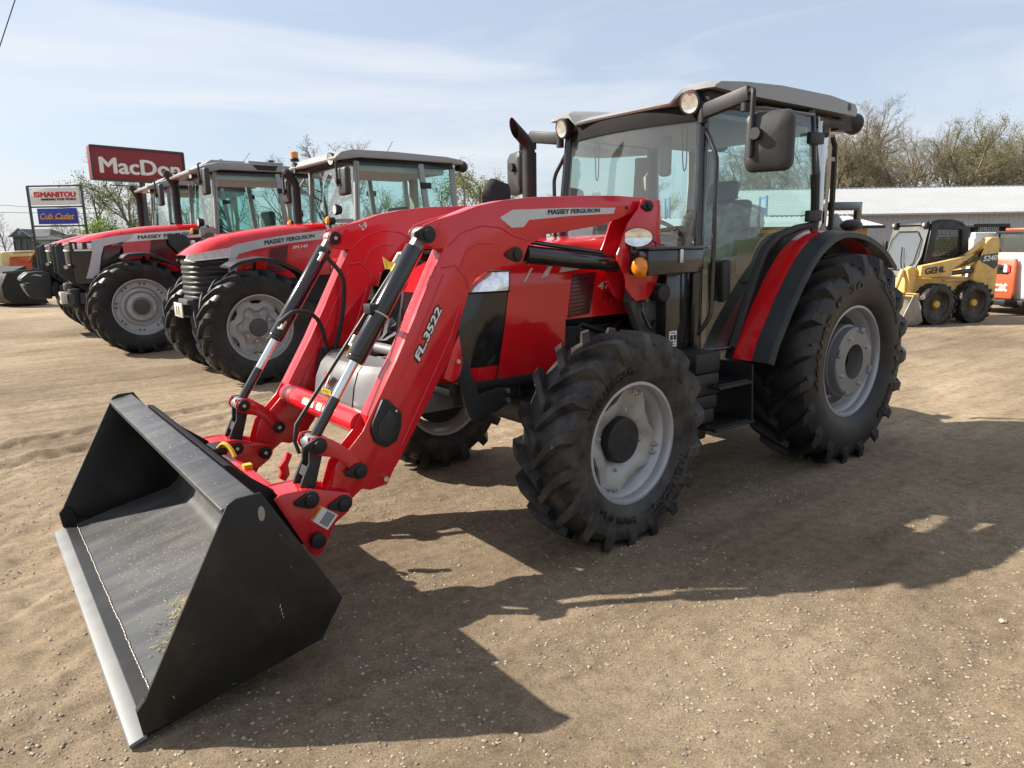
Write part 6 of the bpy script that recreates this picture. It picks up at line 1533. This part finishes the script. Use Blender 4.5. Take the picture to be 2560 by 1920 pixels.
MB().tube([(.2, -.46, 1.9), (.25, -.7, 1.95), (.3, -.75, 2.5)], .01, 6).build('aerial', 'black_plastic', BC)

# dark caged cab of a loader between them, further back
DK = empty('skid_loader', (-15.65, -3.95, 0), R_(-22)); tag(DK, 'loader with black square roof and wire mesh cab behind the yellow skid loader', 'skid loader', 'skid steer loaders at the right')
for x in (.6, -.4):
    for s in (1, -1): skid_wheel(DK, (x, s * .68, .37), s)
MB().prism([(.9, .9), (-.9, 1.1), (-.9, .3), (.8, .25)], -.56, .56).build('body', 'skid_yellow', DK, bevel=.03)
cb = MB()
for x in (-.42, .42):
    for s in (1, -1): cb.beam((x, s * .45, .9), (x, s * .45, 1.85), .06, .06)
cb.box(-.55, .60, -.52, .52, 1.82, 1.90); cb.box(-.58, -.40, -.52, .52, 1.62, 1.82); C3 = cb.build('cab', 'black_plastic', DK, bevel=.008)
g = MB()
for s in (1, -1):
    for k in range(14): g.beam((-.40 + k * .062, s * .45, .95), (-.40 + k * .062, s * .45, 1.82), .006, .006)
    for k in range(14): g.beam((-.42, s * .45, .98 + k * .062), (.42, s * .45, .98 + k * .062), .006, .006)
g.build('side_mesh', 'black_plastic', C3)
for s in (1, -1): MB().add([(-.4, s * .43, .95), (.4, s * .43, .95), (.4, s * .43, 1.82), (-.4, s * .43, 1.82)], [(0, 1, 2, 3)]).build('side_window', 'glass_bg', C3)
MB().box(-.9, -.4, -.5, .5, 1.05, 1.3).build('engine_cover', 'skid_orange', DK, bevel=.04)

# long shed with ribbed white roof
E0 = Vector((-33.5, -21.2, 0)); E1 = Vector((-62.5, .9, 0)); ax = (E1 - E0).normalized(); bk_ = Vector((CF.x, CF.y, 0)); bk_ = (bk_ - ax * bk_.dot(ax)).normalized()
LS = (E1 - E0).length
SH = empty('shed', E0); tag(SH, 'long grey metal shed with a ribbed white roof behind the skid loaders', 'shed')
def shp(u, d, z): return ax * u + bk_ * d + Vector((0, 0, z))
def ribbed(u0, u1, p0, p1, pitch, hgt, nrm):
    """ribbed sheet between edge lines p(u)=f(u,0) and f(u,1)"""
    mb = MB(); pts = []; u = u0
    while u < u1:
        pts += [(u, 0), (u + pitch * .68, 0), (u + pitch * .76, hgt), (u + pitch * .92, hgt)]; u += pitch
    mb.grid([[p0(u_) + nrm * h_ for u_, h_ in pts], [p1(u_) + nrm * h_ for u_, h_ in pts]])
    return mb
nr_ = (Vector((0, 0, 1)) * 8.0 - bk_ * 1.9).normalized()
ribbed(-.4, LS + .4, lambda u: shp(u, -.5, 2.95), lambda u: shp(u, 8.0, 4.98), .34, .022, nr_).build('roof', 'roof_white', SH, smooth=False)
ribbed(-.4, LS + .4, lambda u: shp(u, 16.5, 2.95), lambda u: shp(u, 8.0, 4.98), .34, .035, (Vector((0, 0, 1)) * 8 + bk_ * 1.9).normalized()).build('back_roof', 'roof_white', SH, smooth=False)
ribbed(0, LS, lambda u: shp(u, 0, 0), lambda u: shp(u, 0, 3.02), .30, .03, -bk_).build('wall', 'siding_grey', SH, smooth=False)
mb = MB()
for u in (0, LS): mb.add([shp(u, 0, 0), shp(u, 16, 0), shp(u, 16, 3.02), shp(u, 8, 4.95), shp(u, 0, 3.02)], [(0, 1, 2, 3, 4)])
mb.build('end_wall', 'siding_grey', SH)
MB().beam(shp(-.4, -.5, 2.92), shp(LS + .4, -.5, 2.92), .06, .10).build('eave_trim', 'roof_white', SH)
MB().beam(shp(-.4, 8.0, 5.0), shp(LS + .4, 8.0, 5.0), .30, .06).build('ridge_cap', 'siding_grey', SH)
MB().cyl(shp(4.4, 3.0, 3.6), shp(4.4, 3.0, 4.35), .10, 12).build('vent_pipe', 'steel', SH)
# small wooden office with a shallow white roof
OF = empty('office_building', (-27.0, -15.3, 0)); tag(OF, 'low tan timber building with a white roof behind the rear fender', 'building')
def op(u, d, z): return ax * u + bk_ * d + Vector((0, 0, z))
mb = MB(); mb.add([op(-7, 0, 0), op(3.0, 0, 0), op(3.0, 0, 2.15), op(-7, 0, 2.15), op(-7, 5, 0), op(3.0, 5, 0), op(3.0, 5, 2.15), op(-7, 5, 2.15)], [(0, 1, 2, 3), (1, 5, 6, 2), (4, 7, 6, 5), (0, 3, 7, 4)]); mb.build('wall', 'wood_tan', OF)
nr2 = (Vector((0, 0, 1)) * 4 - bk_ * .6).normalized()
ribbed(-7.5, 3.5, lambda u: op(u, -.6, 2.14), lambda u: op(u, 3.2, 2.72 + .0 * u), .25, .03, nr2).build('roof', 'roof_white', OF, smooth=False)
MB().beam(op(-7.5, -.62, 2.10), op(3.5, -.62, 2.10), .05, .14).build('fascia', 'black_plastic', OF)
for u in (-5.5, -3.2, -.9, 1.2):
    w_ = MB().obox(op(u, -.02, 1.45), ax * .42, bk_ * .03, Vector((0, 0, .35))).build('window', 'sign_white', OF); MB().obox(op(u, -.06, 1.45), ax * .35, bk_ * .012, Vector((0, 0, .28))).build('pane', 'black_gloss', w_)
# blue steel racks standing by the shed
for k, u in enumerate((-7.0, -5.2, -3.4, -1.8)):
    RK = empty('steel_rack', E0 + ax * u + bk_ * -4.0); tag(RK, ('first', 'second', 'third', 'fourth')[k] + ' blue steel rack from the left, standing before the shed', 'rack', 'blue steel racks by the shed')
    for s in (0, 1.1): MB().beam((0, 0, 0) if not s else tuple(bk_ * s), Vector((0, 0, 3.9)) + bk_ * s, .08, .08).build('post', 'blue_paint', RK)
    for z in (.5, 1.6, 2.7, 3.8): MB().beam(Vector((0, 0, z)), Vector((0, 0, z)) + bk_ * 1.1, .05, .06).build('rung', 'blue_paint', RK)
    MB().beam(Vector((0, 0, 1.7)), Vector((0, 0, 1.7)) + ax * 1.7, .06, .12).build('shelf_beam', 'old_orange', RK)
# ------------------------------------------------------------------ trees
def grow(seed, H, spread, nlev, leafy=0.0, lean=0.0, dens=1.0):
    r = random.Random(seed); trunk = MB(); crown = MB(); leaves = MB(); tips = []
    def rv(): return Vector((r.gauss(0, 1), r.gauss(0, 1), r.gauss(0, 1)))
    def br(p, d, L, rad, lev):
        n = 4 if lev < 2 else 3
        pts = [p.copy()]; rr = [rad]; q = p.copy(); dd = d.copy()
        for i in range(n):
            dd = (dd + rv() * (.10 + .05 * lev) + Vector((lean * .05, 0, .06 if lev > 0 else .03))).normalized()
            q = q + dd * (L / n); pts.append(q.copy()); rr.append(rad * (1 - .62 * (i + 1) / n))
        (trunk if lev <= 1 else crown).tube(pts, rr, 7 if lev == 0 else (5 if lev == 1 else 3), cap=False)
        if lev >= nlev:
            tips.append((q, dd)); return
        k = {0: int(8 * dens), 1: int(6 * dens), 2: int(6 * dens), 3: int(5 * dens)}.get(lev, 4)
        for j in range(k):
            t = (.30 if lev == 0 else .22) + (.70 if lev == 0 else .78) * (j + r.random() * .8) / k
            t = min(.99, t); f = t * n; i = min(int(f), n - 1); b_ = pts[i].lerp(pts[i + 1], f - i)
            a = rv(); a = (a - dd * a.dot(dd)).normalized()
            ang = r.uniform(.45, .95) * spread if lev else r.uniform(.5, 1.0) * spread
            nd = (dd * math.cos(ang) + a * math.sin(ang)).normalized()
            if nd.z < -.1: nd.z *= -.4
            nd.normalize()
            br(b_, nd, L * r.uniform(.42, .66) * (1 - .25 * t if lev else 1.05 - .45 * t), max(.009, rr[i] * .55), lev + 1)
        
    br(Vector((0, 0, -.2)), Vector((lean * .1, 0, 1)).normalized(), H * .74, H * .017, 0)
    if leafy > 0:
        for q, dd in tips:
            for _ in range(int(leafy * 4) + (1 if r.random() < (leafy * 4) % 1 else 0)):
                ls = .6 if leafy < .7 else .9; c = q + rv() * .22; a = rv().normalized() * r.uniform(.05, .10) * ls; b_ = a.cross(rv()).normalized() * r.uniform(.04, .07) * ls
                leaves.add([c - a, c + b_, c + a, c - b_], [(0, 1, 2, 3)])
    return trunk, crown, leaves
def tree_proto(seed, H, spread, nlev, bark, twig, leaf=None, leafy=0.0, lean=0.0, dens=1.0):
    t, c, l_ = grow(seed, H, spread, nlev, leafy, lean, dens)
    def raw(mb, nm, m):
        me = bpy.data.meshes.new(nm); me.from_pydata([tuple(p) for p in mb.v], [], mb.f); me.materials.append(MATS[m]); return me
    return raw(t, 'trunk', bark), raw(c, 'crown', twig), (raw(l_, 'leaves', leaf) if leafy > 0 else None)
PROTO = {
    'bareA': tree_proto(11, 13, .85, 4, 'bark', 'twig_grey', 'leaf_olive', .14, dens=1.15), 'bareB': tree_proto(23, 13, .75, 4, 'bark_pale', 'twig', 'leaf_olive', .14, lean=1.2, dens=1.2),
    'bareC': tree_proto(37, 13, .95, 4, 'bark', 'twig', 'leaf_olive', .14, lean=-.8, dens=1.15), 'budA': tree_proto(41, 12, .85, 4, 'bark', 'twig', 'leaf_olive', .60, dens=1.15),
    'springA': tree_proto(53, 9, .95, 3, 'bark', 'twig_grey', 'leaf_spring', 1.9, dens=1.0), 'springB': tree_proto(67, 9, .8, 3, 'bark_pale', 'twig_grey', 'leaf_spring', 1.1, dens=1.05),
    'bush': tree_proto(71, 4.5, 1.15, 3, 'bark', 'twig', 'leaf_bright', 2.6, dens=1.1)}
ORD = 'first second third fourth fifth sixth seventh eighth ninth tenth eleventh twelfth thirteenth fourteenth fifteenth sixteenth seventeenth eighteenth nineteenth twentieth twenty-first twenty-second twenty-third twenty-fourth twenty-fifth twenty-sixth twenty-seventh twenty-eighth'.split()
ROWN = ['front', 'middle', 'back']
DESC = {'bareA': 'bare grey tree', 'bareB': 'bare leaning tree', 'bareC': 'bare wide brown tree', 'budA': 'budding olive tree', 'springA': 'tree in pale spring leaf', 'springB': 'thinly leafed spring tree', 'bush': 'bright green bush'}
def put_tree(kind, loc, sc, rz, label, group):
    t, c, l_ = PROTO[kind]
    E_ = empty('tree' if kind != 'bush' else 'bush', loc, rz); E_.scale = (sc, sc, sc); tag(E_, label, 'tree' if kind != 'bush' else 'bush', group)
    for nm, me in (('trunk', t), ('crown', c), ('leaves', l_)):
        if me is None: continue
        o = bpy.data.objects.new(nm, me); COL.objects.link(o); o.parent = E_
    return E_
def gp(sx, d):
    """ground point under photo column sx at depth d"""
    p = CAMLOC + (CF + CR * ((sx - 1280) / 1773.93) - CU * ((600 - 960) / 1773.93)) * d
    return Vector((p.x, p.y, 0))
rt = random.Random(5)
GR = 'bare trees of the wood behind the shed'
ks = ['bareA', 'bareB', 'bareC', 'budA', 'bareA', 'bareC', 'bareB']
i = 0
for row, (d0, d1, x0, x1, N, s0, s1) in enumerate([(64, 70, 2010, 2640, 13, .86, 1.0), (74, 82, 1950, 2640, 14, 1.05, 1.2), (90, 100, 1880, 2700, 14, 1.12, 1.32)]):
    for k in range(N):
        sx = x0 + (x1 - x0) * (k + rt.uniform(-.3, .3)) / (N - 1); kd = rt.choice(ks)
        if row == 0 and k == 2: kd = 'budA'
        put_tree(kd, gp(sx, rt.uniform(d0, d1)) + Vector((0, 0, .8 * row)), rt.uniform(s0, s1), rt.uniform(0, 6.28), DESC[kd] + ', ' + ORD[k] + ' from left in ' + ROWN[row] + ' row of wood behind shed', GR)
for k, (sx, d, sc) in enumerate(((2345, 60, .80), (2425, 60, 1.0), (2450, 61, 1.05), (2485, 60, .9))): put_tree('bush', gp(sx, d), sc * 1.15, rt.uniform(0, 6.28), 'bright green bush above the shed roof ridge, ' + ORD[k] + ' from the left', 'green bushes behind the shed')
GR2 = 'trees along the far side of the yard'
YT = sorted(((1130, 58, .92, 'springA'), (1175, 60, .98, 'springA'), (1215, 62, .90, 'springA'), (1260, 60, .78, 'springA'), (1330, 62, .58, 'springB'), (1380, 60, .62, 'bareC'), (1405, 64, .62, 'springB'), (1470, 66, .62, 'springB'), (1540, 64, .66, 'springA'), (1600, 66, .66, 'budA'), (1660, 68, .70, 'springB'), (1720, 64, .62, 'springB'),
                       (1790, 66, .80, 'bareC'), (1840, 70, .86, 'bareA'), (1890, 66, .80, 'budA'), (1940, 70, .9, 'bareB'), (1060, 62, .74, 'springB'), (1010, 60, .72, 'springA'), (960, 62, .74, 'springB'), (900, 64, .80, 'bareA'), (840, 66, .95, 'bareB'), (790, 66, .95, 'bareC'), (730, 64, .72, 'bareA'), (660, 66, .72, 'springB'), (600, 64, .7, 'bareC'), (540, 62, .66, 'springA'), (480, 62, .72, 'springB')))
for k, (sx, d, sc, kd) in enumerate(YT):
    put_tree(kd, gp(sx, d), sc, rt.uniform(0, 6.28), DESC[kd] + ', ' + ORD[k] + ' from left in far tree line behind tractors', GR2)
for sx, d, sc, kd, lb in ((318, 58, .84, 'springB', 'thinly leafed branching tree under the left part of the red sign'), (352, 60, .80, 'bareC', 'bare brown tree under the middle of the red sign'), (390, 62, .80, 'springB', 'thinly leafed tree right of the red sign pole'), (400, 60, .62, 'springA', 'leafy tree behind the parked tractor exhausts'), (240, 58, .78, 'bush', 'bright green bush right of the two panel sign frame'), (292, 57, 1.0, 'bush', 'large bright green bush below the red sign'), (335, 58, .95, 'bush', 'green bush near the red sign pole base'), (375, 60, 1.0, 'bush', 'green bush behind the farthest parked tractor exhaust'), (262, 60, .95, 'springA', 'leafy green tree just left of the red sign pole'),
                       (165, 75, .42, 'bareA', 'small bare tree beyond the far houses'), (190, 75, .40, 'bareC', 'second small bare tree beyond the far houses'), (15, 95, .5, 'bareA', 'hazy bare tree at the far left edge')):
    put_tree(kd, gp(sx, d), sc, rt.uniform(0, 6.28), lb, 'trees around the signs')
# undergrowth below the trees, one uncountable mass
r9 = np.random.default_rng(9); ug = MB()
for k in range(26000):
    sx = r9.uniform(420, 2660); d = r9.uniform(58, 84) if sx < 1800 else r9.uniform(66, 100)
    p = gp(sx, d); hz = r9.random() ** 1.6 * (2.6 if sx < 1800 else 6.0)
    a = Vector(r9.normal(0, 1, 3)).normalized() * r9.uniform(.06, .16); b_ = Vector(r9.normal(0, 1, 3)).normalized() * r9.uniform(.05, .12)
    c = p + Vector((0, 0, hz)); ug.add([c - a, c + b_, c + a, c - b_], [(0, 1, 2, 3)])
me = bpy.data.meshes.new('undergrowth'); me.from_pydata([tuple(p) for p in ug.v], [], ug.f); me.materials.append(MATS['leaf_olive'])
o = bpy.data.objects.new('undergrowth', me); COL.objects.link(o); tag(o, 'olive brushy undergrowth filling the foot of the tree line', 'undergrowth', kind='stuff')
